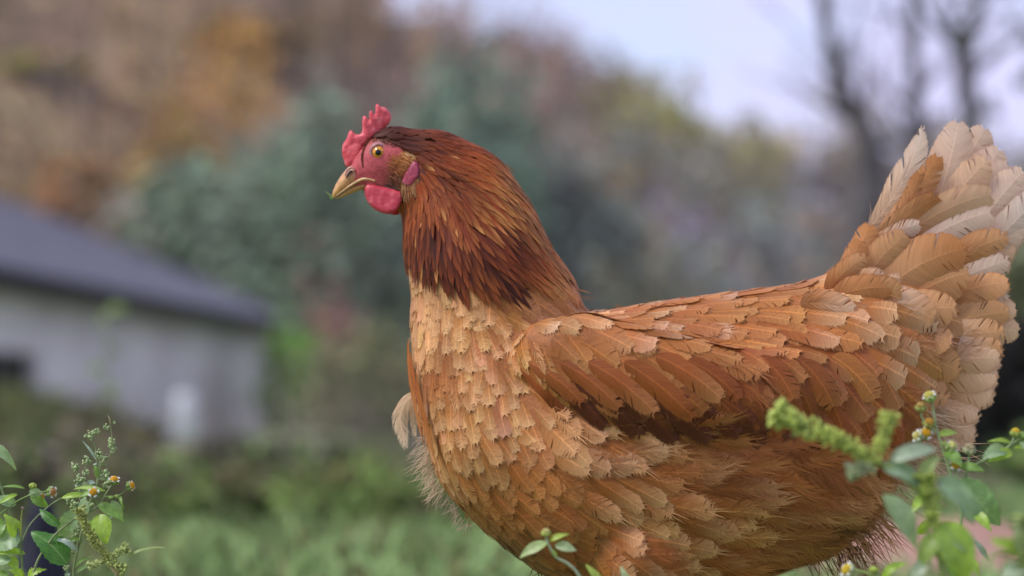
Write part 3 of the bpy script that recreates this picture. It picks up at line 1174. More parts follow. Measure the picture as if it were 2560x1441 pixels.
def weeds():
    rng = random.Random(5)
    u1 = 1.20 / FPX

    # --- galinsoga at the left edge
    Y = 1.19
    p = lambda x, y, d=0: at(x, y, Y + d)
    base = p(62, 1441)
    g = thing('weed', 'yellow flowered weed at the far left edge, partly outside the picture', 'plant', (base.x + .01, Y, 0), 'weeds in front of and beside the hen')
    stem_obj(g, [(base.x + .01, Y, 0), p(58, 1600), p(57, 1441), p(48, 1340), p(28, 1292), p(10, 1240), p(-6, 1190)], 3.9 * u1, 2.6 * u1, (.19, .26, .10), per=5)
    stem_obj(g, [p(52, 1360), p(20, 1312, .004), p(-4, 1294, .006), p(43, 1254, -.004), p(83, 1236, -.006), p(122, 1228, -.008)], 2.4 * u1, 1.5 * u1)
    flower_obj(g, p(82, 1212, -.006), (.1, -.3, 1), 9 * u1, rng, disc=None, petal=False, green=(.33, .42, .08), name='bud')
    flower_obj(g, p(131, 1230, -.008), (.9, -.45, -.05), 12 * u1, rng, disc=(.6, .34, .12), petals=5)
    flower_obj(g, p(101, 1242, .004), (.5, -.5, -.5), 11 * u1, rng)
    stem_obj(g, [p(52, 1345), p(53, 1300), p(56, 1272)], 2.2 * u1, 1.6 * u1, (.32, .36, .07))
    flower_obj(g, p(56, 1269), (0, -.2, 1), 4 * u1, rng, disc=None, petal=False, green=(.35, .25, .2), name='bud')
    stem_obj(g, [p(55, 1352), p(78, 1308), p(122, 1266), p(153, 1246)], 2.0 * u1, 1.5 * u1, (.25, .33, .15))
    for a, b, w, c, kw in [
        ((62, 1222), (4, 1219), 9, GL, {}), ((40, 1262), (-12, 1245), 30, GP, {}), ((44, 1236), (-5, 1262), 13, GY, {}),
        ((76, 1240), (122, 1268), 24, GL, {'droop': .2}), ((70, 1238), (110, 1240), 13, GP, {}), ((72, 1228), (108, 1238), 20, GP, {}),
        ((52, 1338), (-15, 1372), 62, GP, {'fold': .15}), ((64, 1385), (-20, 1386), 20, GY, {'fold': .5}),
        ((40, 1345), (10, 1285), 40, GY, {}), ((15, 1310), (-30, 1330), 50, GL, {}), ((42, 1425), (18, 1388), 26, GY, {}),
        ((60, 1445), (22, 1425), 26, GY, {'serr': .2}), ((70, 1450), (118, 1424), 24, GY, {'serr': .2, 'droop': .3}),
        ((30, 1400), (-20, 1415), 30, GP, {}), ((-30, 1110), (41, 1166), 26, GP, {'curl': .12, 'droop': .2}), ((20, 1435), (-10, 1445), 24, GL, {}),
        ((153, 1246), (232, 1240), 15, GY, {'droop': .16})]:
        leaf_obj(g, p(*a), p(*b, rng.uniform(-.008, .008)), w * u1, c, rng, **kw)

    # --- second galinsoga, three open heads
    Y = 1.185
    base = p(86, 1425)
    g = thing('weed', 'flowering weed with small white rayed yellow heads left of the seed plant', 'plant', (base.x - .01, Y, 0), 'weeds in front of and beside the hen')
    stem_obj(g, [(base.x - .01, Y, 0), p(70, 1560), p(86, 1425), p(122, 1358), p(150, 1326), p(198, 1290), p(245, 1266), p(266, 1233), p(284, 1206)], 3.4 * u1, 1.6 * u1, (.24, .3, .13))
    stem_obj(g, [p(245, 1266), p(240, 1250), p(235, 1236)], 1.7 * u1, 1.4 * u1)
    stem_obj(g, [p(262, 1242), p(297, 1239), p(318, 1221)], 1.7 * u1, 1.4 * u1)
    flower_obj(g, p(286, 1200, -.004), (.15, -.45, .9), 11.5 * u1, rng)
    flower_obj(g, p(234, 1231, -.006), (-.05, -.95, .35), 11 * u1, rng)
    flower_obj(g, p(328, 1215), (.9, -.25, .3), 11 * u1, rng)
    flower_obj(g, p(294, 1240, -.002), (.3, -.3, .9), 6.5 * u1, rng, disc=None, petal=False, name='bud')
    flower_obj(g, p(277, 1243, -.002), (-.3, -.3, .9), 6 * u1, rng, disc=None, petal=False, name='bud')
    for a, b, w, c, kw in [
        ((192, 1272), (148, 1350), 44, GP, {'fold': .2}), ((248, 1286), (268, 1362), 52, GY, {'fold': .2}), ((245, 1260), (311, 1305), 27, GL, {}),
        ((279, 1252), (307, 1294), 22, GP, {}), ((262, 1228), (183, 1224), 13, GY, {}), ((200, 1240), (264, 1226), 14, GL, {}),
        ((150, 1316), (98, 1272), 25, GD, {}), ((168, 1412), (78, 1330), 78, GD, {'fold': .1}), ((195, 1380), (135, 1354), 15, GB, {'droop': .3}),
        ((214, 1290), (212, 1240), 30, GP, {}), ((300, 1240), (310, 1275), 8, GL, {'droop': .3}), ((290, 1290), (270, 1308), 12, GB, {}),
        ((240, 1300), (222, 1335), 26, GL, {})]:
        leaf_obj(g, p(*a), p(*b, rng.uniform(-.008, .008)), w * u1, c, rng, **kw)

    # --- fat hen with grey green seed clusters
    Y = 1.205
    base = p(184, 1437)
    g = thing('seed_plant', 'tall weed with grey green seed clusters at the left', 'plant', (base.x, Y, 0))
    stem_obj(g, [(base.x, Y, 0), p(184, 1560), p(184, 1437), p(196, 1367), p(220, 1275), p(245, 1202), p(254, 1159), p(275, 1138), p(280, 1101), p(277, 1070), p(271, 1038)], 4.2 * u1, .7 * u1, (.24, .30, .12))
    for br in ([(196, 1367), (215, 1325), (205, 1280), (215, 1200), (215, 1155)], [(245, 1202), (240, 1130), (232, 1095)], [(220, 1275), (200, 1250), (190, 1170)],
               [(245, 1202), (262, 1190)], [(240, 1222), (250, 1150), (256, 1138)]):
        stem_obj(g, [p(*q) for q in br], 1.8 * u1, 1.0 * u1, (.25, .32, .14))
    for x, y, r in [(725, 290, 36), (785, 255, 30), (868, 226, 26), (935, 185, 15), (915, 360, 45), (925, 420, 26), (815, 440, 42), (850, 470, 34), (705, 500, 44),
                    (615, 545, 38), (700, 590, 30), (655, 650, 46), (650, 715, 34), (860, 620, 48), (870, 690, 38), (570, 820, 46), (610, 860, 38), (735, 850, 28),
                    (690, 890, 30), (620, 1060, 36), (612, 1110, 34), (600, 1170, 36), (585, 1240, 30), (540, 1380, 28), (700, 690, 24), (840, 520, 24), (680, 760, 28), (750, 285, 24)]:
        seed_cluster(g, p(x / 3.267, 1000 + y / 3.267, rng.uniform(-.006, .006)), r / 3.267 * u1 * 1.05, rng, n=24)
    for a, b, w, c in [((242, 1153), (206, 1103), 7, GB), ((245, 1195), (236, 1160), 13, GL), ((244, 1160), (232, 1163), 6, GB), ((215, 1210), (240, 1208), 16, GB),
                       ((212, 1210), (186, 1214), 12, GB), ((185, 1420), (235, 1390), 9, GL), ((190, 1432), (240, 1400), 10, GP), ((276, 1060), (269, 1036), 4, (.3, .25, .2)),
                       ((200, 1350), (165, 1352), 12, GL), ((170, 1432), (168, 1446), 14, GB)]:
        leaf_obj(g, p(*a), p(*b), w * u1, c, rng, serr=.02)

    # --- amaranth with a bent spike
    Y = 1.17
    u2 = Y / FPX
    base = p(290, 1441)
    g = thing('amaranth', 'drooping spiky green amaranth head at lower left', 'plant', (base.x, Y, 0))
    stem_obj(g, [(base.x, Y, 0), p(296, 1560), p(291, 1441), p(284, 1420), p(272, 1398)], 3.5 * u2, 3 * u2, (.32, .28, .17))
    amaranth_spike(g, [p(196, 1270), p(208, 1303), p(232, 1345), p(258, 1378), p(271, 1400)], 8 * u2, 14 * u2, rng, (.40, .44, .12), 380)
    amaranth_spike(g, [p(322, 1368), p(298, 1382), p(272, 1396)], 6 * u2, 12 * u2, rng, (.48, .55, .19), 220)
    amaranth_spike(g, [p(220, 1418), p(244, 1408), p(270, 1402)], 6 * u2, 10 * u2, rng, (.48, .54, .2), 190)
    amaranth_spike(g, [p(312, 1428), p(292, 1415), p(272, 1402)], 9 * u2, 12 * u2, rng, (.44, .52, .15), 200)
    leaf_obj(g, p(318, 1395), p(414, 1370), 17 * u2, (.26, .32, .12), rng, fold=.4, droop=.08, face=(0, -.3, 1))
    leaf_obj(g, p(276, 1412), p(300, 1441), 20 * u2, (.42, .32, .2), rng, fold=.5)

    # --- shoot below the breast
    Y = 1.10
    u3 = Y / FPX
    base = p(1470, 1500)
    g = thing('weed', 'small pale weed shoot with one bud under the breast of the hen', 'plant', (base.x, Y, 0), 'weeds in front of and beside the hen')
    stem_obj(g, [(base.x, Y, 0), p(1475, 1520), p(1448, 1441), p(1420, 1410), p(1390, 1393), p(1370, 1360), p(1366, 1342)], 4.4 * u3, 3.2 * u3, (.33, .40, .25))
    flower_obj(g, p(1365, 1330), (0, -.2, 1), 11 * u3, rng, disc=(.6, .55, .2), petal=False, green=(.42, .50, .12), name='bud')
    for a, b, w, c in [((1369, 1357), (1298, 1397), 30, (.36, .46, .2)), ((1372, 1354), (1423, 1336), 17, (.36, .46, .07)), ((1387, 1364), (1442, 1378), 27, (.36, .45, .27)),
                       ((1500, 1470), (1464, 1411), 26, (.36, .46, .08)), ((1575, 1470), (1552, 1414), 20, (.36, .44, .28)), ((1392, 1398), (1380, 1372), 9, GY)]:
        leaf_obj(g, p(*a), p(*b), w * u3, c, rng, serr=.02)

    # --- right: sharper galinsoga
    Y = 1.11
    base = p(2405, 1441)
    g = thing('weed', 'flowering weed with yellow heads below the tail of the hen', 'plant', (base.x, Y, 0), 'weeds in front of and beside the hen')
    sc = (.27, .36, .16)
    stem_obj(g, [(base.x, Y, 0), p(2404, 1600), p(2400, 1441), p(2402, 1320), p(2408, 1220), p(2421, 1176), p(2470, 1146), p(2522, 1117), p(2536, 1092)], 5.5 * u3, 2.5 * u3, sc)
    stem_obj(g, [p(2404, 1290), p(2385, 1215), p(2366, 1150), p(2343, 1080), p(2336, 1040), p(2328, 996)], 4.2 * u3, 2.6 * u3, sc)
    stem_obj(g, [p(2411, 1219), p(2420, 1165), p(2424, 1128)], 3 * u3, 2.8 * u3, sc)
    stem_obj(g, [p(2345, 1085), p(2308, 1050), p(2303, 1022)], 2.6 * u3, 2.2 * u3, sc)
    stem_obj(g, [p(2398, 1250), p(2392, 1200), p(2389, 1168)], 2.8 * u3, 2.2 * u3, sc)
    stem_obj(g, [p(2522, 1117), p(2545, 1100), p(2558, 1090)], 2.4 * u3, 2.2 * u3, sc)
    flower_obj(g, p(2323, 990), (-.4, -.3, .8), 15 * u3, rng, disc=(.6, .55, .12), green=(.36, .46, .14))
    flower_obj(g, p(2302, 1016), (-.1, -.4, .9), 13 * u3, rng, disc=(.5, .36, .1), petal=False, green=(.34, .36, .1))
    flower_obj(g, p(2323, 1056), (.1, -.6, .8), 14 * u3, rng, disc=(.6, .36, .06), petal=False, green=(.34, .36, .1))
    flower_obj(g, p(2315, 1083), (.1, -.9, .4), 14 * u3, rng)
    flower_obj(g, p(2293, 1090), (-.8, -.4, .3), 13 * u3, rng, disc=(.66, .6, .2), green=(.4, .48, .2))
    flower_obj(g, p(2389, 1163), (.1, -.9, .4), 14 * u3, rng)
    flower_obj(g, p(2424, 1121), (.1, -.3, .9), 15 * u3, rng, disc=(.42, .36, .2), petal=False, green=(.4, .42, .24))
    flower_obj(g, p(2380, 1116), (.5, -.4, .6), 15 * u3, rng, disc=(.6, .6, .2), green=(.36, .46, .16))
    flower_obj(g, p(2539, 1080), (.1, -.2, 1), 12 * u3, rng, disc=(.68, .5, .04), petal=False, green=(.34, .44, .1))
    flower_obj(g, p(2558, 1086), (.5, -.2, .6), 11 * u3, rng, disc=None, petal=False, name='bud')
    for a, b, w, c in [((2343, 1090), (2395, 1084), 20, GY), ((2516, 1124), (2455, 1147), 42, GP), ((2532, 1130), (2468, 1156), 30, GY), ((2528, 1108), (2468, 1105), 14, GY),
                       ((2392, 1200), (2502, 1314), 84, (.2, .34, .16)), ((2430, 1275), (2480, 1332), 28, GY), ((2436, 1350), (2472, 1405), 16, GB), ((2318, 1238), (2278, 1285), 30, GY),
                       ((2322, 1298), (2292, 1338), 26, GY), ((2360, 1130), (2405, 1170), 38, GL), ((2400, 1165), (2462, 1178), 24, GL), ((2555, 1105), (2580, 1140), 26, GP),
                       ((2372, 1120), (2350, 1108), 18, GY), ((2535, 1120), (2580, 1128), 14, GY), ((2404, 1440), (2360, 1400), 40, GL), ((2404, 1400), (2450, 1440), 40, GY)]:
        leaf_obj(g, p(*a), p(*b, rng.uniform(-.01, .01)), w * u3, c, rng)

    # --- right: amaranth close to the camera, out of focus
    Y = 0.985
    u4 = Y / FPX
    base = p(2390, 1500)
    g = thing('amaranth', 'blurred green amaranth spike pointing left across the flank of the hen', 'plant', (base.x, Y, 0))
    sc = (.27, .34, .10)
    stem_obj(g, [(base.x, Y, 0), p(2385, 1600), p(2352, 1400), p(2322, 1270), p(2262, 1195), p(2195, 1155)], 11 * u4, 8 * u4, sc)
    amaranth_spike(g, [p(1934, 1026), p(1996, 1062), p(2078, 1092), p(2150, 1132), p(2195, 1156)], 17 * u4, 27 * u4, rng, (.50, .58, .14), 520)
    amaranth_spike(g, [p(2226, 1034), p(2213, 1080), p(2198, 1130)], 13 * u4, 21 * u4, rng, (.50, .58, .14), 260)
    amaranth_spike(g, [p(2310, 1185), p(2330, 1290), p(2356, 1395)], 15 * u4, 24 * u4, rng, (.42, .52, .11), 320)
    amaranth_spike(g, [p(2120, 1180), p(2150, 1172), p(2185, 1165)], 14 * u4, 20 * u4, rng, (.42, .48, .26), 200)
    for a, b, w, c in [((2225, 1150), (2345, 1124), 46, (.3, .38, .3)), ((2205, 1165), (2308, 1222), 64, (.22, .32, .22)), ((2208, 1235), (2292, 1378), 62, (.26, .36, .22)),
                       ((2345, 1195), (2435, 1312), 76, (.22, .34, .2)), ((2360, 1300), (2415, 1460), 92, (.28, .42, .07)), ((2380, 1340), (2440, 1390), 60, (.28, .37, .24)),
                       ((2320, 1400), (2270, 1460), 34, (.3, .38, .28)), ((2310, 1260), (2300, 1190), 44, (.2, .29, .08)), ((2350, 1330), (2300, 1420), 54, (.22, .32, .06)), ((2300, 1190), (2350, 1140), 34, (.3, .38, .16))]:
        leaf_obj(g, p(*a), p(*b), w * u4, c, rng, serr=.015)

    Y = 0.93
    u5 = Y / FPX
    base = p(2575, 1500)
    g = thing('amaranth', 'blurred pale weed cut by the lower right edge of the picture', 'plant', (base.x, Y, 0))
    stem_obj(g, [(base.x, Y, 0), p(2570, 1480), p(2555, 1400), p(2490, 1385), p(2470, 1410)], 6 * u5, 4 * u5, sc)
    amaranth_spike(g, [p(2562, 1290), p(2558, 1360), p(2566, 1450)], 14 * u5, 26 * u5, rng, (.33, .42, .13), 300)
    for a, b, w, c in [((2560, 1400), (2540, 1290), 34, (.34, .42, .22)), ((2545, 1385), (2474, 1350), 46, (.25, .36, .05)), ((2575, 1420), (2500, 1450), 52, (.3, .38, .28))]:
        leaf_obj(g, p(*a), p(*b), w * u5, c, rng, serr=.015)

    Y = 1.08
    base = p(2230, 1460)
    g = thing('weed', 'low weed with one yellow head at the bottom edge under the fluff', 'plant', (base.x, Y, 0), 'weeds in front of and beside the hen')
    stem_obj(g, [(base.x, Y, 0), p(2232, 1520), p(2215, 1460), p(2170, 1434), p(2128, 1425)], 4.5 * u3, 3.4 * u3, (.33, .42, .12))
    stem_obj(g, [p(2200, 1450), p(2192, 1436), p(2186, 1426)], 3.0 * u3, 2.6 * u3, (.3, .42, .1))
    flower_obj(g, p(2118, 1425), (-.7, -.4, .4), 16 * u3, rng, disc=(.72, .55, .05), green=(.45, .52, .25))
    flower_obj(g, p(2184, 1421), (-.1, -.2, 1), 10 * u3, rng, disc=None, petal=False, green=(.36, .46, .08), name='bud')
    leaf_obj(g, p(2204, 1446), p(2268, 1408), 22 * u3, (.26, .4, .04), rng, serr=.02, droop=.25)


weeds()
stalk('thin tall weed blurred in front of the house wall', 250, 770, 5.5, 9)

def haze():
    V = [(x, y, z) for x in (-320, 320) for y in (-12, 300) for z in (-3.2, 75)]
    Fc = [(0, 1, 3, 2), (4, 6, 7, 5), (0, 4, 5, 1), (2, 3, 7, 6), (0, 2, 6, 4), (1, 5, 7, 3)]
    me = make_mesh('haze', V, Fc, smooth=False)
    m = bpy.data.materials.new('haze')
    m.use_nodes = True
    nd, lk = m.node_tree.nodes, m.node_tree.links
    nd.remove(nd['Principled BSDF'])
    pv_ = nd.new('ShaderNodeVolumePrincipled')
    pv_.inputs['Color'].default_value = (1, .97, .95, 1)
    pv_.inputs['Density'].default_value = 0.0004
    lk.new(pv_.outputs['Volume'], nd['Material Output'].inputs['Volume'])
    o = put('haze', me, None, m)
    o['kind'] = 'stuff'
    o.display_type = 'WIRE'


haze()

# ================================================================== THE HEN
HEN = thing('hen', 'red brown hen with pale fanned tail standing side on in the middle', 'hen', (hp(1640, 1000).x, HY, 0.0))


def interp_chain(ch, per):
    out = []
    for a, b in zip(ch[:-1], ch[1:]):
        for k in range(per):
            f = k / per
            out.append([a[i] * (1 - f) + b[i] * f for i in range(len(a))])
    out.append(list(ch[-1]))
    return out


def hen_body():
    bf = Buf()

    def ell(px, py, w, r, rd):
        c = hp(px, py, w)
        k = c.y / HY
        V, Fc = ball_geo((0, 0, 0), 1, 14, 20, (0, 1, 0))
        V = [Vector((c.x + v.x * r * U, c.y + v.y * rd * U, c.z + v.z * r * U)) for v in V]
        bf.add(V, Fc, (0, 0, 0))
    body = [(1240, 800, 216, 170), (1244, 900, 214, 190), (1262, 1000, 220, 215), (1302, 1090, 232, 240), (1400, 1120, 278, 262), (1500, 1125, 340, 285),
            (1700, 1120, 368, 300), (1900, 1075, 348, 285), (2040, 985, 276, 240), (2130, 905, 225, 190), (2215, 860, 180, 140), (2300, 840, 130, 80)]
    for px, py, r, rd in interp_chain(body, 4):
        ell(px, py, 0, r, rd)
    neck = [(1000, 408, 82, 56), (1080, 434, 108, 74), (1150, 505, 142, 100), (1178, 595, 168, 135), (1204, 685, 182, 165), (1236, 790, 202, 175)]
    for px, py, r, rd in interp_chain(neck, 4):
        ell(px, py, 0, r, rd)
    for px, py, r, rd in interp_chain([(990, 400, 82, 58), (960, 407, 70, 54), (928, 420, 52, 42), (905, 438, 40, 30), (893, 450, 27, 22)], 4):
        ell(px, py, 0, r, rd)
    for px, py, r, rd in interp_chain([(935, 455, 34, 34), (975, 470, 40, 42), (1010, 480, 46, 48)], 3):   # jaw
        ell(px, py, 0, r, rd)
    for s in (1, -1):      # the folded wings stand proud of the flank
        for px, py, w, r, rd in interp_chain([(1370, 880, 215, 80, 44), (1450, 905, 247, 116, 54), (1570, 945, 276, 128, 58), (1720, 970, 290, 116, 58),
                                              (1860, 985, 276, 106, 54), (2000, 985, 236, 100, 48), (2130, 985, 180, 85, 36), (2220, 985, 130, 66, 30)], 3):
            ell(px, py, w * s, r, rd)
        for px, py, w, r, rd in interp_chain([(1600, 1380, 150, 120, 110), (1650, 1500, 140, 70, 60), (1690, 1590, 130, 28, 26), (1660, 1720, 130, 22, 22), (1645, 1850, 130, 22, 22), (1640, 1880, 130, 24, 24)], 6):
            ell(px, py, w * s, r, rd)
        for tx, tw in ((1530, 60), (1520, 130), (1540, 200), (1700, 130)):
            for f in np.linspace(0, 1, 7):
                ell(1640 + (tx - 1640) * f, 1884 + 6 * f, (130 + (tw - 130) * f) * s, 15 - 5 * f, 15 - 5 * f)
    me = make_mesh('raw', np.concatenate(bf.V), bf.F)
    o = bpy.data.objects.new('raw', me)
    COL.objects.link(o)
    md = o.modifiers.new('r', 'REMESH')
    md.mode = 'VOXEL'
    md.voxel_size = 0.0030
    m2 = o.modifiers.new('s', 'SMOOTH')
    m2.factor = 0.5
    m2.iterations = 9
    dg = bpy.context.evaluated_depsgraph_get()
    me2 = bpy.data.meshes.new_from_object(o.evaluated_get(dg))
    bpy.data.objects.remove(o)
    me2.name = 'body'
    return me2


body_me = hen_body()
NVB = len(body_me.vertices)
bco = np.empty(NVB * 3)
body_me.vertices.foreach_get('co', bco)
bco = bco.reshape(-1, 3)
bno = np.empty(NVB * 3)
body_me.vertices.foreach_get('normal', bno)
bno = bno.reshape(-1, 3)
polys = [tuple(p.vertices) for p in body_me.polygons]
BVH = BVHTree.FromPolygons([Vector(c) for c in bco], polys)


def seen_np(P):
    d = P - np.array(CPOS)
    z = d @ np.array(FWD)
    return 1280 + FPX * d[:, 0] / z, 720.5 - FPX * (d @ np.array(UP)) / z


bpx, bpy_ = seen_np(bco)


def in_poly(px, py, poly):
    r = False
    n = len(poly)
    for i in range(n):
        x1, y1 = poly[i]
        x2, y2 = poly[(i + 1) % n]
        if (y1 > py) != (y2 > py) and px < (x2 - x1) * (py - y1) / (y2 - y1) + x1:
            r = not r
    return r


FACE = [(850, 470), (878, 415), (893, 372), (905, 356), (930, 347), (958, 352), (985, 362), (1008, 372), (1030, 385), (1047, 410), (1050, 440), (1038, 468), (1018, 482), (1003, 492), (960, 498), (915, 492)]

# body skin: bare red face, dull feather-brown down elsewhere
bc = np.tile(np.array((.36, .13, .032)), (NVB, 1))
for i in range(NVB):
    if bpx[i] < 1060 and bpy_[i] < 520 and in_poly(bpx[i], bpy_[i], FACE):
        x, y = bpx[i], bpy_[i]
        pink = np.array((.50, .095, .10))
        dusk = np.array((.17, .048, .022))
        k = sstep(935, 990, x) * sstep(398, 440, y) + .8 * sstep(448, 482, y) * sstep(912, 940, x) + .5 * sstep(372, 360, y)  # brown cheek and ear; brow and lower cheek shade put into the colour
        k = min(1, k)
        bc[i] = pink * (1 - k) + dusk * k
    elif bpx[i] > 1200 and bpy_[i] > 1500:
        bc[i] = (.5, .33, .1)
    elif bpx[i] < 1440 and bpy_[i] < 740:
        bc[i] = (.11, .028, .012)
a_ = body_me.attributes.new('Col', 'FLOAT_COLOR', 'POINT')
a_.data.foreach_set('color', np.concatenate([bc, np.ones((NVB, 1))], 1).astype(np.float32).ravel())
body_me.polygons.foreach_set('use_smooth', np.ones(len(body_me.polygons), dtype=bool))


def body_material():
    m, nd, lk, b = mat('hen_skin')
    tc = nd.new('ShaderNodeTexCoord')
    vo = nd.new('ShaderNodeTexVoronoi')
    vo.inputs['Scale'].default_value = 800
    lk.new(tc.outputs['Object'], vo.inputs['Vector'])
    n = noise(nd, lk, 300, 5, tc.outputs['Object'], .65)
    mp = nd.new('ShaderNodeMapping')
    mp.inputs['Rotation'].default_value = (0, -0.5, 0)
    lk.new(tc.outputs['Object'], mp.inputs['Vector'])
    wv = nd.new('ShaderNodeTexWave')
    wv.bands_direction = 'Z'
    wv.inputs['Scale'].default_value = 95
    wv.inputs['Distortion'].default_value = 6
    wv.inputs['Detail'].default_value = 3
    lk.new(mp.outputs['Vector'], wv.inputs['Vector'])
    dv = nd.new('ShaderNodeVectorMath'); dv.operation = 'DISTANCE'
    lk.new(tc.outputs['Object'], dv.inputs[0])
    dv.inputs[1].default_value = hp(947, 382, 50)
    wob = nd.new('ShaderNodeMath'); wob.operation = 'MULTIPLY_ADD'
    lk.new(n.outputs['Fac'], wob.inputs[0]); wob.inputs[1].default_value = .0065
    lk.new(dv.outputs['Value'], wob.inputs[2])
    sc_ = nd.new('ShaderNodeMath'); sc_.operation = 'MULTIPLY'
    lk.new(wob.outputs[0], sc_.inputs[0]); sc_.inputs[1].default_value = 6.283 / .0023
    sn = nd.new('ShaderNodeMath'); sn.operation = 'SINE'
    lk.new(sc_.outputs[0], sn.inputs[0])
    s01 = nd.new('ShaderNodeMapRange')
    s01.inputs['From Min'].default_value = -1
    lk.new(sn.outputs[0], s01.inputs['Value'])
    h = mixc(nd, lk, 'MIX', .24, mixc(nd, lk, 'MIX', .4, vo.outputs['Distance'], n.outputs['Fac']), s01.outputs['Result'])
    tone = ramp(nd, lk, n.outputs['Fac'], [(.3, (.66, .62, .64)), (.55, (1, 1, 1)), (.75, (1.25, 1.35, 1.35))])
    c = mixc(nd, lk, 'MULTIPLY', .9, attr_col(nd), tone.outputs['Color'])
    pit = ramp(nd, lk, h, [(0.1, (1.2, 1.2, 1.2)), (.8, (.62, .55, .58))])  # crease shade put into the skin colour, beside the bump
    lk.new(mixc(nd, lk, 'MULTIPLY', .8, c, pit.outputs['Color']), b.inputs['Base Color'])
    b.inputs['Roughness'].default_value = .55
    b.inputs['Specular IOR Level'].default_value = .22
    b.inputs['Subsurface Weight'].default_value = .08
    b.inputs['Subsurface Radius'].default_value = (.003, .001, .0006)
    b.inputs['Subsurface Scale'].default_value = .5
    bump(nd, lk, h, b, -.95, .0016)
    return m


put('body', body_me, HEN, body_material())


def near_surface(px, py, from_w=600):
    o = hp(px, py, from_w)
    d = (hp(px, py, 0) - o).normalized()
    h = BVH.ray_cast(o, d, .4)
    return h[0] if h[0] is not None else hp(px, py, 0)


# ------------------------------------------------------------------ comb, wattles, beak, eye
def inflate(name, poly, thick, centre, step, material, bulge=None, parent=HEN, rough=.0):
    """a fleshy flap with rounded rim; poly in hen units, centre(px,py) = offset from her middle plane"""
    P = [Vector((x, y)) for x, y in poly]
    dense = []
    for a, b in zip(P, P[1:] + P[:1]):
        n = max(1, int((b - a).length / step))
        dense += [a.lerp(b, k / n) for k in range(n)]
    n0 = len(dense)
    xs = [q.x for q in dense]
    ys = [q.y for q in dense]
    E = np.array([(q.x, q.y) for q in dense])

    def dist(x, y):
        A = E
        B = np.roll(E, -1, 0)
        d = B - A
        t = np.clip((((x, y) - A) * d).sum(1) / np.maximum((d * d).sum(1), 1e-9), 0, 1)
        return np.sqrt((((x, y) - (A + d * t[:, None])) ** 2).sum(1)).min()
    pts = list(dense)
    y = min(ys)
    row = 0
    while y < max(ys):
        x = min(xs) + (step / 2 if row % 2 else 0)
        while x < max(xs):
            if in_poly(x, y, [(q.x, q.y) for q in dense]) and dist(x, y) > step * .55:
                pts.append(Vector((x, y)))
            x += step
        y += step * .87
        row += 1
    res = delaunay_2d_cdt(pts, [(i, (i + 1) % n0) for i in range(n0)], [], 1, 1e-4)
    vv, ff = res[0], [f for f in res[2] if len(f) == 3]
    V = []
    nv = len(vv)
    rg = random.Random(3)
    for sgn in (1, -1):
        for i, q in enumerate(vv):
            d = dist(q.x, q.y)
            prof = math.sqrt(max(0, 1 - (1 - min(1, d / (thick * 1.6))) ** 2))
            off = thick * (.12 + .88 * prof) + (bulge(q.x, q.y) if bulge else 0) + (rg.uniform(-1, 1) * rough if d > step else 0)
            V.append(hp(q.x, q.y, centre(q.x, q.y) + sgn * off))
    Fc = []
    for f in ff:
        Fc.append(tuple(f))
        Fc.append(tuple(i + nv for i in reversed(f)))
    for i in range(n0):
        j = (i + 1) % n0
        Fc.append((j, i, i + nv, j + nv))
    me = make_mesh(name, V, Fc)
    bm = bmesh.new()
    bm.from_mesh(me)
    bmesh.ops.recalc_face_normals(bm, faces=bm.faces)
    bm.to_mesh(me)
    bm.free()
    me.polygons.foreach_set('use_smooth', np.ones(len(me.polygons), dtype=bool))
    return put(name, me, parent, material)


COMB = [(862, 408), (856, 390), (855, 376), (857, 361), (863, 352), (868, 344), (871, 333), (875, 326), (879, 326), (884, 331), (888, 336), (896, 337), (902, 335),
        (906, 327), (906, 315), (905, 306), (907, 294), (909, 290), (914, 291), (919, 297), (923, 303), (923, 292), (923, 281), (926, 277), (930, 278), (935, 285), (938, 287),
        (939, 274), (939, 264), (942, 260), (947, 262), (951, 268), (956, 268), (961, 268), (968, 274), (976, 284), (979, 293), (977, 303), (971, 312), (962, 322), (945, 336), (928, 346), (912, 362), (903, 380), (898, 398), (888, 408), (872, 418), (863, 416)]
inflate('comb', COMB, 7.5, lambda x, y: 4 + 5 * math.sin(x * .05), 4.2, M['comb'], rough=1.2)
WAT = [(912, 470), (918, 462), (935, 463), (960, 468), (985, 474), (1003, 480), (1008, 484), (1007, 496), (1001, 512), (994, 524), (984, 533), (970, 536), (955, 533), (940, 526), (927, 516), (918, 503), (912, 488)]
inflate('wattle', WAT, 7, lambda x, y: 40 + .08 * (x - 912) + .1 * (y - 470), 4.5, M['wattle'], rough=.7)
WAT2 = [(925, 472), (960, 472), (1000, 484), (1003, 505), (1001, 525), (997, 537), (985, 538), (965, 533), (945, 520), (930, 500)]
inflate('wattle', WAT2, 6, lambda x, y: -36 - .05 * (x - 912), 6, M['red'])
LOBE = [(1040, 402), (1047, 409), (1049, 424), (1047, 441), (1039, 456), (1026, 467), (1012, 470), (1005, 464), (1002, 455), (1008, 443), (1014, 429), (1023, 413), (1032, 403)]
_lw = (near_surface(1028, 438).y)
inflate('earlobe', LOBE, 7, lambda x, y: (HY - near_surface(x, y).y) / U - 1, 4.2, M['lobe'], rough=.8)


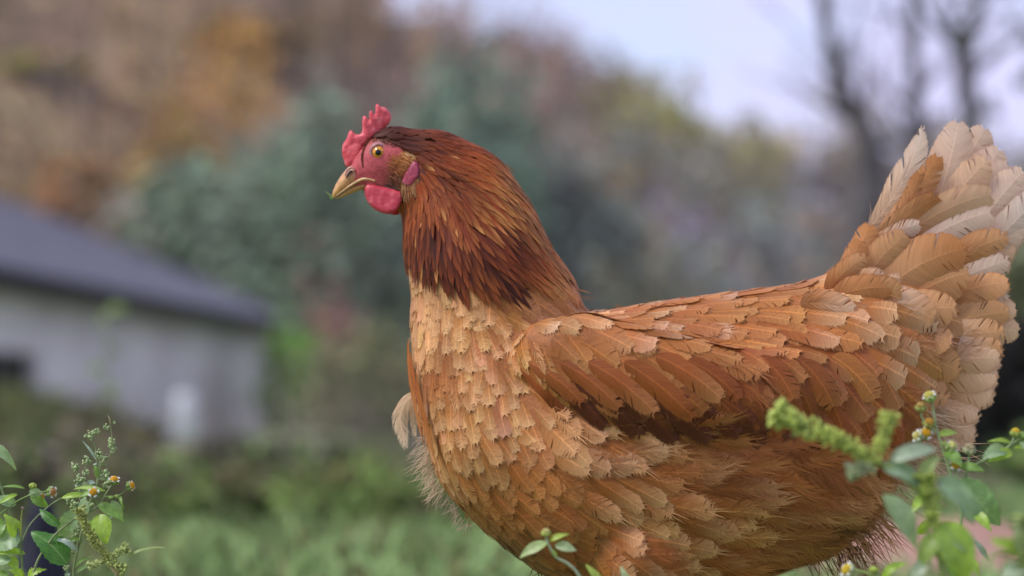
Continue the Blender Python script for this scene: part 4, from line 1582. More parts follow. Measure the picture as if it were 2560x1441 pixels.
def beak():
    m, nd, lk, b = mat('horn')
    lk.new(attr_col(nd), b.inputs['Base Color'])
    tc = nd.new('ShaderNodeTexCoord')
    n = noise(nd, lk, 350, 4, tc.outputs['Object'])
    tone = ramp(nd, lk, n.outputs['Fac'], [(.3, (.7, .68, .66)), (.7, (1.15, 1.15, 1.15))])
    lk.new(mixc(nd, lk, 'MULTIPLY', 1, attr_col(nd), tone.outputs['Color']), b.inputs['Base Color'])
    b.inputs['Roughness'].default_value = .36
    b.inputs['Specular IOR Level'].default_value = .5
    bump(nd, lk, n.outputs['Fac'], b, .15, .0006)

    def mandible(name, top, bot, wid, cols):
        n = len(top)
        seg = 16
        V, C = [], []
        for i in range(n):
            (x0, y0), (x1, y1) = top[i], bot[i]
            for k in range(seg):
                q = 2 * math.pi * k / seg
                f = .5 - .5 * math.cos(q)
                wv = math.sin(q)
                wv = (abs(wv) ** .8) * (1 if wv > 0 else -1)
                V.append(hp(x0 + (x1 - x0) * f, y0 + (y1 - y0) * f, wid[i] * wv))
                c0, c1 = np.array(cols[0]), np.array(cols[1])
                g = i / (n - 1)
                c = c0 * (1 - g) + c1 * g
                if g < .45 and name == 'upper_beak':
                    kk = 1 - g / .45
                    c = c * (1 - kk) + np.array((.52, .17, .14)) * kk
                C.append(c)
        Fc = [(i * seg + k, i * seg + (k + 1) % seg, (i + 1) * seg + (k + 1) % seg, (i + 1) * seg + k) for i in range(n - 1) for k in range(seg)]
        Fc += [tuple(range(seg - 1, -1, -1)), tuple((n - 1) * seg + k for k in range(seg))]
        return put(name, make_mesh(name, V, Fc, C), HEN, m)
    mandible('upper_beak', [(888, 405), (873, 416), (862, 428), (850, 443), (840, 460), (833, 476), (830, 489), (832, 497)],
             [(932, 452), (916, 451), (902, 453), (885, 462), (868, 473), (852, 484), (841, 493), (834, 498)],
             [31, 28, 25, 22, 18, 13.5, 8, 2], [(.52, .27, .12), (.56, .31, .095)])
    mandible('lower_beak', [(925, 452), (905, 456), (885, 463), (866, 475), (851, 487), (839, 496)],
             [(916, 474), (902, 476), (884, 483), (866, 490), (850, 496), (839, 499)],
             [25, 22.5, 19.5, 15, 9, 3], [(.44, .22, .07), (.48, .27, .075)])
    # raised yellow lip along the gape
    V, Fc = tube_geo(smooth_path([hp(838, 492, 8), hp(860, 476, 17), hp(885, 459, 24), (hp(905, 449, 28)), hp(922, 448, 32), hp(938, 453, 37)], 5),
                     list(np.interp(np.linspace(0, 1, 26), [0, .3, .7, 1], [.6 * U, 3.2 * U, 4.2 * U, 2 * U])), 8)
    put('beak_rim', make_mesh('beak_rim', V, Fc, np.tile((.60, .38, .17), (len(V), 1))), HEN, m)
    # nostril with its pale flap
    V, Fc = [], []
    pp = [(864, 444), (867, 436), (873, 428), (878, 425), (879, 428), (875, 434), (870, 440)]
    for x, y in pp:
        V.append(hp(x, y, 27.5 + (x - 864) * .2))
    for x, y in pp:
        V.append(hp(x, y, 16))
    n = len(pp)
    Fc = [tuple(range(n))] + [(i, (i + 1) % n, n + (i + 1) % n, n + i) for i in range(n)] + [tuple(range(2 * n - 1, n - 1, -1))]
    put('nostril', make_mesh('nostril', V, Fc, np.tile((.035, .012, .008), (len(V), 1)), smooth=False), HEN, m)
    V, Fc = tube_geo(smooth_path([hp(862, 440, 26), hp(866, 430, 27.5), hp(874, 421, 29.5), hp(883, 421, 30.5), hp(884, 430, 30.5)], 4),
                     list(np.interp(np.linspace(0, 1, 17), [0, .5, 1], [1.2 * U, 4.2 * U, 1.4 * U])), 7)
    put('nostril_flap', make_mesh('nostril_flap', V, Fc, np.tile((.55, .27, .21), (len(V), 1))), HEN, m)


beak()


def eye():
    s = near_surface(947, 382)
    cx, cy = 947.5, 382.0
    w0 = (HY - s.y) / U
    r = 19.0
    c = hp(cx, cy, w0 - 12)
    ax = (CPOS - c).normalized()
    ax = (ax + Vector((-.10, 0, .02))).normalized()
    a = Vector((1, 0, 0))
    a = (a - ax * a.dot(ax)).normalized()
    b = ax.cross(a)
    V, C = [], []
    rings, seg = 26, 32
    for i in range(rings + 1):
        th = math.pi * .62 * i / rings
        for k in range(seg):
            q = 2 * math.pi * k / seg
            rr = r * U * (1 + .10 * math.exp(-(th / .35) ** 2))
            V.append(c + ax * rr * math.cos(th) + (a * math.cos(q) + b * math.sin(q)) * rr * math.sin(th))
            rad = math.sin(th) * r
            if rad < 8.0:
                col = (.004, .004, .005)
            elif rad < 15.8:
                g = (rad - 8.0) / 7.8
                st = .8 + .25 * math.sin(q * 13 + 2 * math.sin(q * 5))
                col = np.array((.80, .36, .025)) * (1 - g) * st + np.array((.68, .22, .015)) * g * st
                if g > .85:
                    col = np.array(col) * .5
            else:
                col = (.40, .24, .22)
            C.append(col)
    Fc = [(i * seg + k, i * seg + (k + 1) % seg, (i + 1) * seg + (k + 1) % seg, (i + 1) * seg + k) for i in range(rings) for k in range(seg)]
    m, nd, lk, bb = mat('eyeball')
    lk.new(attr_col(nd), bb.inputs['Base Color'])
    bb.inputs['Roughness'].default_value = .06
    bb.inputs['Specular IOR Level'].default_value = .3
    bb.inputs['Coat Weight'].default_value = .25
    bb.inputs['Coat Roughness'].default_value = .03
    e = put('eye', make_mesh('eye', V, Fc, C), HEN, m)
    # eyelids: pale ring, thicker above and in front
    lidm = skin_material('eyelid_skin', (.36, .14, .13), (.45, .20, .19), (.50, .28, .28), 1500, .35)
    lb = Buf()
    for rr, tw, off, nm in ((19.6, 2.6, 7.0, 0), (22.8, 2.2, 4.0, 1)):
        pts, rads = [], []
        for k in range(41):
            q = 2 * math.pi * k / 40
            rx = rr * (1 + .0 * nm)
            pts.append(c + (a * math.cos(q) * rx + b * math.sin(q) * rx * 1.05) * U + ax * off * U)
            rads.append(tw * U * (1 + .35 * math.sin(q) + .2 * math.cos(q + math.pi)))
        V, Fc = tube_geo(pts, rads, 9, False)
        lb.add(V, Fc, (.5, .4, .4))
    lb.put('eyelid', e, lidm)


eye()


# a scrap of grass at the tip of the beak
def scrap():
    bf = Buf()
    V, Fc = tube_geo(smooth_path([hp(834, 496, 4), hp(826, 490, 8), hp(820, 484, 11), hp(815, 479, 12)], 4), np.linspace(2.6 * U, .7 * U, 13), 6)
    bf.add(V, Fc, (.28, .42, .10))
    V, Fc = tube_geo([hp(832, 497, 5), hp(827, 497, 9), hp(824, 494, 10)], [1.8 * U, 1.6 * U, .6 * U], 5)
    bf.add(V, Fc, (.28, .42, .10))
    o = bf.put('grass_scrap', None, M['stem'])
    tag(o, 'tiny green scrap of grass held at the tip of the beak', 'grass blade')


scrap()


# ------------------------------------------------------------------ feathers
def feather_geo(cp, nn, W, prof, col, rng, nb=14, slits=2, curv=.35, adv=.16, ragged=.05, jit=.0, side_hint=None, shift=0.0, rib=0.0, fray=8 * U):
    """cp, nn: centreline points and normals (k,3); W: half width.  Each side is a row of barbs, with splits between some of them."""
    k = len(cp)
    tt = np.linspace(0, 1, k)
    tang = np.gradient(cp, axis=0)
    tang /= np.linalg.norm(tang, axis=1)[:, None] + 1e-12
    sd = np.cross(tang, nn)
    sd /= np.linalg.norm(sd, axis=1)[:, None] + 1e-12
    L = np.linalg.norm(np.diff(cp, axis=0), axis=1).sum()
    q = np.linspace(0, 1, nb)
    tau = 1 - (1 - q) ** 1.35
    tau = .04 + .96 * tau
    ti = tau - adv * (1 - (2 * np.abs(tau - .5)) ** 2) - .02
    ti = np.clip(ti, 0, .985)
    S = np.array((0, .36, .7, 1.0))
    V, Fc, C, UV = [], [], [], []
    seed = rng.random() * 40

    def ev(A, t):
        return np.stack([np.interp(t, tt, A[:, j]) for j in range(3)], -1)
    base = 0
    for sgn in (-1, 1):
        cuts = sorted(rng.sample(range(int(nb * .45), nb - 1), min(slits, nb - 2 - int(nb * .45)))) if slits else []
        order = []
        brk = set()
        for j in range(nb):
            order.append(j)
            if j in cuts:
                brk.add(len(order) - 1)
                order.append(j)
        m_ = len(order)
        dl = np.zeros(m_)
        for bi in brk:
            g = (.012 + .045 * rng.random())
            for m in range(4):
                if bi - m >= 0:
                    dl[bi - m] -= g * (1 - m / 4)
        TA, TI = tau[order], ti[order]
        sm = [rng.gauss(0, ragged) for _ in range(nb)]
        rag = 1 + np.array(sm)[order]
        bob = np.array([rng.gauss(0, jit) for _ in range(nb)])[order]
        w = W * prof(TA) * rag * (1 + sgn * shift)
        along = TI[:, None] + (TA - TI)[:, None] * (S[None, :] ** 1.25) + dl[:, None] * (S[None, :] ** 1.5)
        along = along + (rag - 1)[:, None] * S[None, :] * .25
        ac = w[:, None] * S[None, :]
        t_ = along.ravel()
        tc_ = np.clip(t_, 0, 1)
        p = ev(cp, tc_) + ev(tang, tc_) * ((t_ - tc_) * L)[:, None]
        n_ = ev(nn, tc_)
        s_ = ev(sd, tc_)
        lift = -curv * (ac ** 2) / (W + 1e-9) + bob[:, None] * S[None, :]
        if rib:
            lift = lift + rib * np.sin(np.array(order) * 1.9 + seed)[:, None] * S[None, :]
        p = p + s_ * (sgn * ac.ravel())[:, None] + n_ * lift.ravel()[:, None]
        V.append(p)
        C.append(col(np.clip(t_, 0, 1.05), np.tile(S, m_)))
        UV.append(np.stack([.5 + .5 * sgn * np.tile(S, m_), np.repeat(TI, 4) * (L / (78 * U)) + seed + (9.3 if sgn > 0 else 0)], -1))
        for i in range(m_ - 1):
            for m in range(3):
                if i in brk and m >= 1:
                    continue
                a0, a1 = base + i * 4 + m, base + i * 4 + m + 1
                b0, b1 = a0 + 4, a1 + 4
                Fc.append((a0, b0, b1, a1) if sgn < 0 else (a0, a1, b1, b0))
        base += len(p)
        if fray:
            P4 = p.reshape(m_, 4, 3)
            C4 = C[-1].reshape(m_, 4, 3)
            for i in range(m_):
                if TA[i] < .42:
                    continue
                o1, o0 = P4[i, 3], P4[i, 2]
                dv = o1 - o0
                ln = np.linalg.norm(dv) + 1e-9
                fwd = ev(tang, np.array([min(1, TA[i])]))[0]
                nv = ev(nn, np.array([min(1, TA[i])]))[0]
                nx = P4[min(i + 1, m_ - 1), 3]
                for q in range(2):
                    st = o1 + (nx - o1) * rng.random() - dv * .25
                    d = dv / ln * .6 + fwd * .6 + nv * rng.gauss(-.02, .10)
                    d = d * fray * (.35 + 1.1 * rng.random())
                    sdv = np.cross(d, nv)
                    sdv = sdv / (np.linalg.norm(sdv) + 1e-12) * (.9 * U)
                    V.append(np.stack([st - sdv, st + sdv, st + d + dv * .25]))
                    cc = np.clip(C4[i, 3] * (.85 + .35 * rng.random()), 0, .9)
                    C.append(np.stack([cc, cc, cc]))
                    UV.append(np.full((3, 2), (.25, seed + rng.random())))
                    Fc.append((base, base + 1, base + 2))
                    base += 3
    return np.concatenate(V), Fc, np.clip(np.concatenate(C), 0, .92), np.concatenate(UV)


def loose_geo(cp, nn, W, col, rng, nb=20, wid=2.6 * U, curl=.3, reach=.45):
    """a downy feather: free barbs on both sides of the shaft"""
    k = len(cp)
    tt = np.linspace(0, 1, k)
    tang = np.gradient(cp, axis=0)
    tang /= np.linalg.norm(tang, axis=1)[:, None] + 1e-12
    sd = np.cross(tang, nn)
    L = np.linalg.norm(np.diff(cp, axis=0), axis=1).sum()
    V, Fc, C = [], [], []

    def ev(A, t):
        return np.array([np.interp(t, tt, A[:, j]) for j in range(3)])
    for i in range(nb):
        for sgn in (-1, 1):
            t0 = .05 + .93 * (i + rng.random()) / nb
            ln = W * (.55 + .6 * rng.random()) * (1 - .55 * max(0, t0 - .6) / .4)
            p0, s, n, t = ev(cp, t0), ev(sd, t0), ev(nn, t0), ev(tang, t0)
            fw = reach + .5 * rng.random()
            d = t * (L * .35 * fw + ln * .6) + s * sgn * ln * (1 - .5 * t0)
            up = n * ln * (rng.gauss(.04, .10))
            bend = s * sgn * ln * curl * rng.gauss(0, 1) * .6
            pts = [p0, p0 + d * .35 + s * sgn * ln * .1 + up * .3, p0 + d * .7 + up * .8 + bend * .3, p0 + d + up * 1.2 + bend]
            ws = [wid, wid * .9, wid * .6, wid * .12]
            b = len(V)
            cs = np.cross(d / (np.linalg.norm(d) + 1e-12), n)
            for pnt, ww in zip(pts, ws):
                V += [pnt - cs * ww * .5, pnt + cs * ww * .5]
            tone = .82 + .32 * rng.random()
            for f in (0, .35, .7, 1):
                c = np.clip(np.array(col(np.array([t0 + .3 * f]), np.array([f]))[0]) * tone, 0, .9)
                C += [c, c]
            for m in range(3):
                Fc.append((b + 2 * m, b + 2 * m + 1, b + 2 * m + 3, b + 2 * m + 2))
    return np.array(V), Fc, np.array(C), np.full((len(V), 2), .2)


def prof_round(t):
    return np.minimum(1, (t / .3)) ** .5 * np.sqrt(np.clip(1 - (np.clip(t - .55, 0, 1) / .455) ** 2.2, 0, 1))


def prof_long(t):
    return np.minimum(1, (t / .25)) ** .5 * np.sqrt(np.clip(1 - (np.clip(t - .72, 0, 1) / .29) ** 2.2, 0, 1))


def prof_lance(t):
    return np.minimum(1, t / .3) ** .7 * np.clip(1 - (np.clip(t - .35, 0, 1) / .66) ** 1.7, 0, 1)


def prof_point(t):
    return np.minimum(1, t / .5) ** .55 * np.clip(1 - (np.clip(t - .45, 0, 1) / .56) ** 1.6, 0, 1) ** .8


# control points: region, (px,py), direction seen from the side, length, width, pigment at middle, pigment at tip, looseness 0..1
PEACH, TAN, CIN, RUST, DARK = (.66, .36, .16), (.47, .20, .062), (.39, .134, .033), (.28, .078, .018), (.115, .031, .012)
HK, HKD, HKG, HKT = (.21, .040, .009), (.072, .015, .007), (.33, .085, .015), (.56, .24, .065)
OLV = (.19, .095, .03)  # dark olive underparts, shade below the body put into the colour
CTL = [
    # hackle
    ('h', 945, 333, 1, -.35, 34, 13, HKD, HKD, 0), ('h', 960, 345, 1, .15, 36, 13, HKD, HKD, 0), ('h', 1000, 318, 1, .05, 42, 14, HKD, HK, 0), ('h', 1000, 350, 1, .3, 40, 14, HKD, HKD, 0), ('h', 1060, 325, 1, .12, 52, 15, HK, HK, 0),
    ('h', 1150, 350, 1, .42, 62, 16, HK, HKG, 0), ('h', 1250, 430, .75, .65, 75, 17, HKG, HKT, 0), ('h', 1320, 520, .55, .85, 84, 18, HKG, HKT, 0), ('h', 1380, 610, .62, .78, 90, 19, HKG, HKT, 0),
    ('h', 1100, 400, .9, .45, 58, 15, HK, HKG, 0), ('h', 1200, 500, .72, .7, 78, 16, HK, HKT, 0), ('h', 1280, 620, .72, .7, 92, 18, HK, HKG, 0), ('h', 1340, 660, .8, .55, 96, 19, HK, HKT, 0),
    ('h', 1060, 460, .45, .9, 52, 14, HK, HKG, 0), ('h', 1075, 380, .8, .6, 44, 13, HKD, HK, 0), ('h', 1025, 500, -.05, 1, 48, 14, HKG, HK, 0), ('h', 1020, 570, .02, 1, 66, 15, HK, HKG, 0), ('h', 1040, 590, .05, 1, 70, 15, HKD, HK, 0),
    ('h', 1100, 580, .22, 1, 80, 16, HKD, HK, 0), ('h', 1130, 520, .4, .9, 74, 16, HK, HKG, 0), ('h', 1180, 650, .5, .85, 90, 17, HKD, HKG, 0), ('h', 1110, 660, .3, .95, 80, 17, HKD, HK, 0), ('h', 1045, 650, .1, 1, 72, 16, HKD, HK, 0),
    ('h', 1230, 690, .62, .78, 90, 18, HKD, HKD, 0), ('h', 1230, 590, .68, .74, 90, 17, HKD, HK, 0),
    # breast
    ('b', 1035, 740, .02, 1, 70, 38, PEACH, PEACH, 0), ('b', 1075, 780, .05, 1, 74, 44, PEACH, PEACH, 0), ('b', 1150, 790, .05, 1, 76, 50, TAN, PEACH, 0), ('b', 1215, 800, .25, .95, 74, 46, TAN, PEACH, .1), ('b', 1040, 860, .04, 1, 78, 40, PEACH, PEACH, 0),
    ('b', 1090, 890, .12, 1, 76, 46, RUST, CIN, 0), ('b', 1185, 900, .15, 1, 74, 48, TAN, PEACH, 0), ('b', 1260, 950, .3, .95, 80, 52, TAN, PEACH, 0), ('b', 1070, 980, .12, 1, 84, 44, TAN, PEACH, 0),
    ('b', 1150, 1010, .25, .97, 82, 50, TAN, PEACH, 0), ('b', 1250, 1060, .5, .85, 90, 56, TAN, PEACH, 0), ('b', 1110, 1120, .25, .95, 98, 46, TAN, PEACH, 0), ('b', 1180, 1200, .5, .88, 98, 52, CIN, TAN, 0),
    ('b', 1300, 1150, .62, .78, 100, 62, CIN, TAN, 0), ('b', 1260, 1270, .72, .7, 96, 58, CIN, TAN, 0), ('b', 1230, 1340, .8, .6, 90, 54, OLV, OLV, 0), ('b', 1330, 1340, .85, .55, 94, 58, OLV, CIN, 0), ('b', 1370, 1250, .8, .55, 105, 62, CIN, TAN, .1),
    ('b', 1420, 1390, .85, .5, 115, 62, OLV, CIN, .1), ('b', 1120, 1240, .55, .85, 84, 44, TAN, TAN, 0),
    # flank and thigh: loose
    ('f', 1400, 1090, .85, .5, 105, 62, TAN, PEACH, .15), ('f', 1500, 1120, 1, .25, 125, 64, CIN, PEACH, .3), ('f', 1470, 1210, .9, .4, 125, 66, CIN, PEACH, .2), ('f', 1600, 1160, 1, .15, 135, 70, CIN, TAN, .5),
    ('f', 1560, 1280, .92, .38, 130, 68, CIN, PEACH, .25), ('f', 1520, 1380, .85, .52, 135, 66, CIN, PEACH, .15), ('f', 1690, 1130, 1, -.1, 130, 60, CIN, TAN, .8), ('f', 1700, 1230, 1, .2, 140, 70, CIN, PEACH, .5),
    ('f', 1660, 1400, .95, .3, 135, 66, CIN, PEACH, .4), ('f', 1820, 1120, 1, .1, 140, 60, (.40, .145, .045), CIN, .95), ('f', 1850, 1230, 1, .22, 140, 64, CIN, TAN, .7), ('f', 1800, 1330, 1, .2, 135, 64, TAN, PEACH, .6),
    ('f', 1780, 1420, .95, .35, 130, 60, CIN, TAN, .8), ('f', 1960, 1170, .9, .45, 140, 60, (.38, .13, .04), CIN, .95), ('f', 2000, 1270, .85, .45, 130, 60, CIN, PEACH, .75), ('f', 1930, 1380, .9, .45, 130, 60, TAN, TAN, .7),
    ('f', 2080, 1240, .9, .4, 130, 54, TAN, PEACH, .95), ('f', 2060, 1350, .8, .6, 125, 52, OLV, TAN, 1), ('f', 2160, 1180, .9, .35, 130, 54, TAN, PEACH, 1), ('f', 2150, 1290, .85, .5, 115, 50, TAN, TAN, 1),
    # shoulders, back, saddle
    ('s', 1290, 700, .95, .3, 150, 62, TAN, TAN, 0), ('s', 1380, 690, 1, .3, 150, 58, TAN, CIN, 0), ('s', 1310, 775, .85, .5, 80, 44, TAN, PEACH, .15), ('s', 1420, 745, .95, .3, 110, 50, TAN, PEACH, 0), ('s', 1390, 800, .85, .5, 84, 48, TAN, PEACH, .2),
    ('s', 1500, 735, 1, .2, 125, 50, CIN, PEACH, 0), ('s', 1520, 790, .92, .42, 105, 54, CIN, TAN, .1), ('s', 1620, 755, 1, .2, 125, 52, CIN, TAN, 0), ('s', 1640, 820, .9, .5, 110, 58, CIN, TAN, .1), ('s', 1750, 765, 1, .22, 130, 58, CIN, TAN, 0),
    ('s', 1770, 830, .88, .5, 120, 62, CIN, TAN, .1), ('s', 1880, 750, 1, .14, 135, 62, CIN, TAN, 0), ('s', 1900, 820, .9, .42, 135, 70, RUST, TAN, .1), ('s', 1990, 735, 1, .08, 135, 66, TAN, PEACH, 0), ('s', 2020, 800, .92, .36, 140, 76, CIN, TAN, .1),
    ('s', 2080, 700, .8, -.5, 135, 64, TAN, TAN, 0), ('s', 2100, 760, 1, .1, 150, 80, CIN, PEACH, .2), ('s', 2150, 850, .9, .4, 150, 80, CIN, PEACH, .1), ('s', 2120, 640, .55, -.85, 120, 60, TAN, TAN, 0), ('s', 2230, 780, 1, .1, 150, 84, TAN, PEACH, .2),
    ('s', 2200, 690, .8, -.4, 150, 80, TAN, PEACH, .1), ('s', 2300, 900, 1, .2, 160, 84, TAN, PEACH, .3), ('s', 2250, 1000, .95, .35, 150, 74, CIN, TAN, .4), ('s', 2300, 800, 1, .0, 150, 84, TAN, PEACH, .2),
    # wing
    ('w', 1300, 850, .55, .85, 74, 46, CIN, PEACH, .1), ('w', 1350, 920, .62, .78, 80, 50, CIN, TAN, .1), ('w', 1400, 860, .75, .66, 84, 50, CIN, TAN, .1), ('w', 1480, 900, .78, .62, 96, 56, CIN, TAN, .05), ('w', 1430, 980, .72, .7, 105, 58, RUST, RUST, 0),
    ('w', 1580, 900, .8, .6, 105, 60, CIN, TAN, .05), ('w', 1540, 970, .75, .66, 125, 62, RUST, DARK, 0), ('w', 1470, 1010, .75, .66, 125, 62, DARK, DARK, 0), ('w', 1560, 1030, .75, .66, 125, 62, DARK, DARK, 0), ('w', 1660, 920, .8, .6, 130, 64, RUST, CIN, 0), ('w', 1640, 1000, .78, .62, 150, 66, DARK, DARK, 0), ('w', 1740, 950, .78, .62, 135, 66, RUST, RUST, 0),
    ('w', 1750, 1010, .8, .58, 150, 66, DARK, DARK, 0), ('w', 1850, 900, .7, .7, 115, 60, RUST, TAN, .2), ('w', 1850, 990, .6, .8, 120, 58, RUST, DARK, .3), ('w', 1950, 900, .85, .52, 130, 72, RUST, TAN, 0), ('w', 1940, 980, .6, .8, 115, 60, RUST, RUST, .1),
    ('w', 2050, 900, .82, .56, 140, 76, RUST, TAN, 0), ('w', 2040, 1000, .55, .84, 125, 62, RUST, CIN, .1), ('w', 2150, 940, .75, .65, 140, 72, CIN, TAN, 0), ('w', 2150, 1030, .6, .8, 120, 60, RUST, RUST, .2), ('w', 1950, 1050, .6, .8, 110, 54, DARK, RUST, .2), ('w', 2230, 1040, .8, .55, 120, 60, RUST, CIN, .3),
]
CX = np.array([(c[1], c[2]) for c in CTL], dtype=float)
CREG = np.array([c[0] for c in CTL])
CNUM = np.array([list(np.array((c[3], c[4])) / math.hypot(c[3], c[4])) + [c[5], c[6]] + list(c[7]) + list(c[8]) + [c[9]] for c in CTL], dtype=float)
HACK = [(900, 300), (985, 290), (1150, 325), (1290, 400), (1360, 520), (1410, 600), (1440, 640), (1370, 640), (1310, 665), (1275, 700), (1210, 690), (1140, 690), (1080, 650), (1020, 620), (985, 620), (985, 470), (1003, 492), (1022, 484), (1045, 468), (1054, 440), (1050, 408), (1032, 384), (1008, 371), (985, 361), (958, 351), (930, 346), (905, 356)]


EDX = (1290, 1400, 1500, 1600, 1750, 1850, 1960, 2100, 2250)
EDY = (930, 1015, 1045, 1068, 1082, 1064, 1075, 1080, 1090)


def field(px, py, reg=None):
    d2 = (CX[:, 0] - px) ** 2 + (CX[:, 1] - py) ** 2
    if reg is None:
        if (px < 1450 and py < 720 and in_poly(px, py, HACK)) or py < 600 and px < 1400:
            reg = 'h'
        else:
            dd = np.where(CREG == 'h', 1e12, d2)
            reg = CREG[int(np.argmin(dd))]
            if reg in 'wf' and 1290 < px < 2300:
                reg = 'w' if py < np.interp(px, EDX, EDY) else 'f'
    ok = CREG == reg
    w = np.where(ok, 1 / (d2 + 500) ** 2, 0)
    v = (CNUM * w[:, None]).sum(0) / w.sum()
    return reg, v


pv = [np.array(p) for p in polys]
PV = np.array([p if len(p) == 4 else (p[0], p[1], p[2], p[2]) for p in polys])
pcen = bco[PV].mean(1)
pnor = bno[PV].mean(1)
pnor /= np.linalg.norm(pnor, axis=1)[:, None]
e1 = bco[PV[:, 2]] - bco[PV[:, 0]]
e2 = bco[PV[:, 3]] - bco[PV[:, 1]]
parea = .5 * np.linalg.norm(np.cross(e1, e2), axis=1)


def smooth_normal(p):
    h = BVH.find_nearest(p)
    return h[0], Vector(pnor[h[2]]), h[2]


def course(p0, reg, d2, L, h0, lift, stiff=.25, steps=7):
    """the line a feather takes over the body from its root, lifting towards the tip"""
    p, n, _ = smooth_normal(p0)
    pts, ns = [], []
    d3 = Vector((d2[0], 0, -d2[1]))
    pdir = None
    for i in range(steps):
        f = i / (steps - 1)
        pts.append(np.array(p + n * (h0 + lift * f)))
        ns.append(np.array(n))
        t = d3 - n * d3.dot(n)
        if t.length < 1e-6:
            t = Vector((0, 0, -1))
        t.normalize()
        if pdir is not None:
            t = (t * .6 + pdir * .4).normalized()
        q = p + t * L / (steps - 1)
        pdir = t
        q2, n2, _ = smooth_normal(q)
        p = q2.lerp(q, stiff if (q - q2).dot(n2) > 0 else 0)
        n = n.lerp(n2, 1 - stiff).normalized()
    return np.array(pts), np.array(ns)


# scatter roots: near side, plus a rim that curls over the outline
cand_w = parea * (pnor[:, 1] < .42)
spx, spy = seen_np(pcen)
cand_w = cand_w * (spy < 1500)
n_c = 60000
idx = NR.choice(len(pcen), n_c, p=cand_w / cand_w.sum())
# random point inside each polygon
r1, r2 = NR.random(n_c)[:, None], NR.random(n_c)[:, None]
Q = bco[PV[idx]]
cpt = Q[:, 0] * (1 - r1) * (1 - r2) + Q[:, 1] * r1 * (1 - r2) + Q[:, 2] * r1 * r2 + Q[:, 3] * (1 - r1) * r2
cx_, cy_ = seen_np(cpt)
acc, acc_r, roots = np.zeros((6000, 3)), np.zeros(6000), []
na = 0
for i in range(n_c):
    x, y = cx_[i], cy_[i]
    if in_poly(x, y, FACE) or x < 905 or (x < 990 and y > 348):
        continue
    reg, v = field(x, y)
    if reg == 'w' and 1380 < x < 1900 and y > np.interp(x, EDX, EDY) - 75:
        continue
    sp = math.sqrt(v[2] * v[3])
    r = sp * (.405 if reg == 'b' else .45 if v[-1] < .6 else .56) * U
    if reg == 'h':
        r = v[3] * .74 * U
    if na:
        d = ((acc[:na] - cpt[i]) ** 2).sum(1)
        if (d < (r * .5 + acc_r[:na] * .5) ** 2).any():
            continue
    acc[na], acc_r[na] = cpt[i], r
    na += 1
    roots.append((cpt[i], reg, v, x, y))
    if na >= 5900:
        break

KIND = {'h': 'hackle_feather', 'b': 'breast_feather', 'f': 'flank_feather', 's': 'back_feather', 'w': 'wing_feather'}
made = {k: [] for k in KIND}
down = Buf()
FR = random.Random(11)


def drift(p, f=55.0):
    return mnoise.noise(Vector(p) * f)


def colour_fn(mid, tip, fringe, rng, base_dark=.75, kind='b'):
    mid, tip = np.array(mid), np.array(tip)
    k = .90 + .2 * rng.random()
    hue = 1 + np.array((rng.gauss(0, .025), rng.gauss(0, .03), rng.gauss(0, .05)))
    mid, tip = mid * k * hue, tip * k * hue
    if kind == 'h':
        gold = rng.random() < (.26 if tip[0] > .24 else .05)

        def f(t, s):
            g = np.clip((t - .45) / .45, 0, 1)[:, None]
            c = mid * (1 - g) + tip * g
            if gold:            # golden shaft streak towards the point
                a = (np.clip((t - .5) / .3, 0, 1) * (s < .3))[:, None]
                c = c * (1 - a * .48) + np.array((.52, .24, .075)) * a * .48
            e = ((s > .9) * .35)[:, None]
            return c * (1 - e) + np.array((.20, .05, .014)) * e
        return f

    def f(t, s):
        g = np.clip((t - .42) / .55, 0, 1)[:, None] ** 1.2
        c = mid * (1 - g) + tip * g
        rimv = np.maximum((s > .95) * np.clip((t - .3) * 2, 0, 1), np.clip((t - .93) / .06, 0, 1))[:, None]
        c = c * (1 - rimv * fringe) + np.clip(tip * 1.25 + .03, 0, .85) * rimv * fringe
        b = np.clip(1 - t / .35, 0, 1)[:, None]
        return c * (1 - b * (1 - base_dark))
    return f


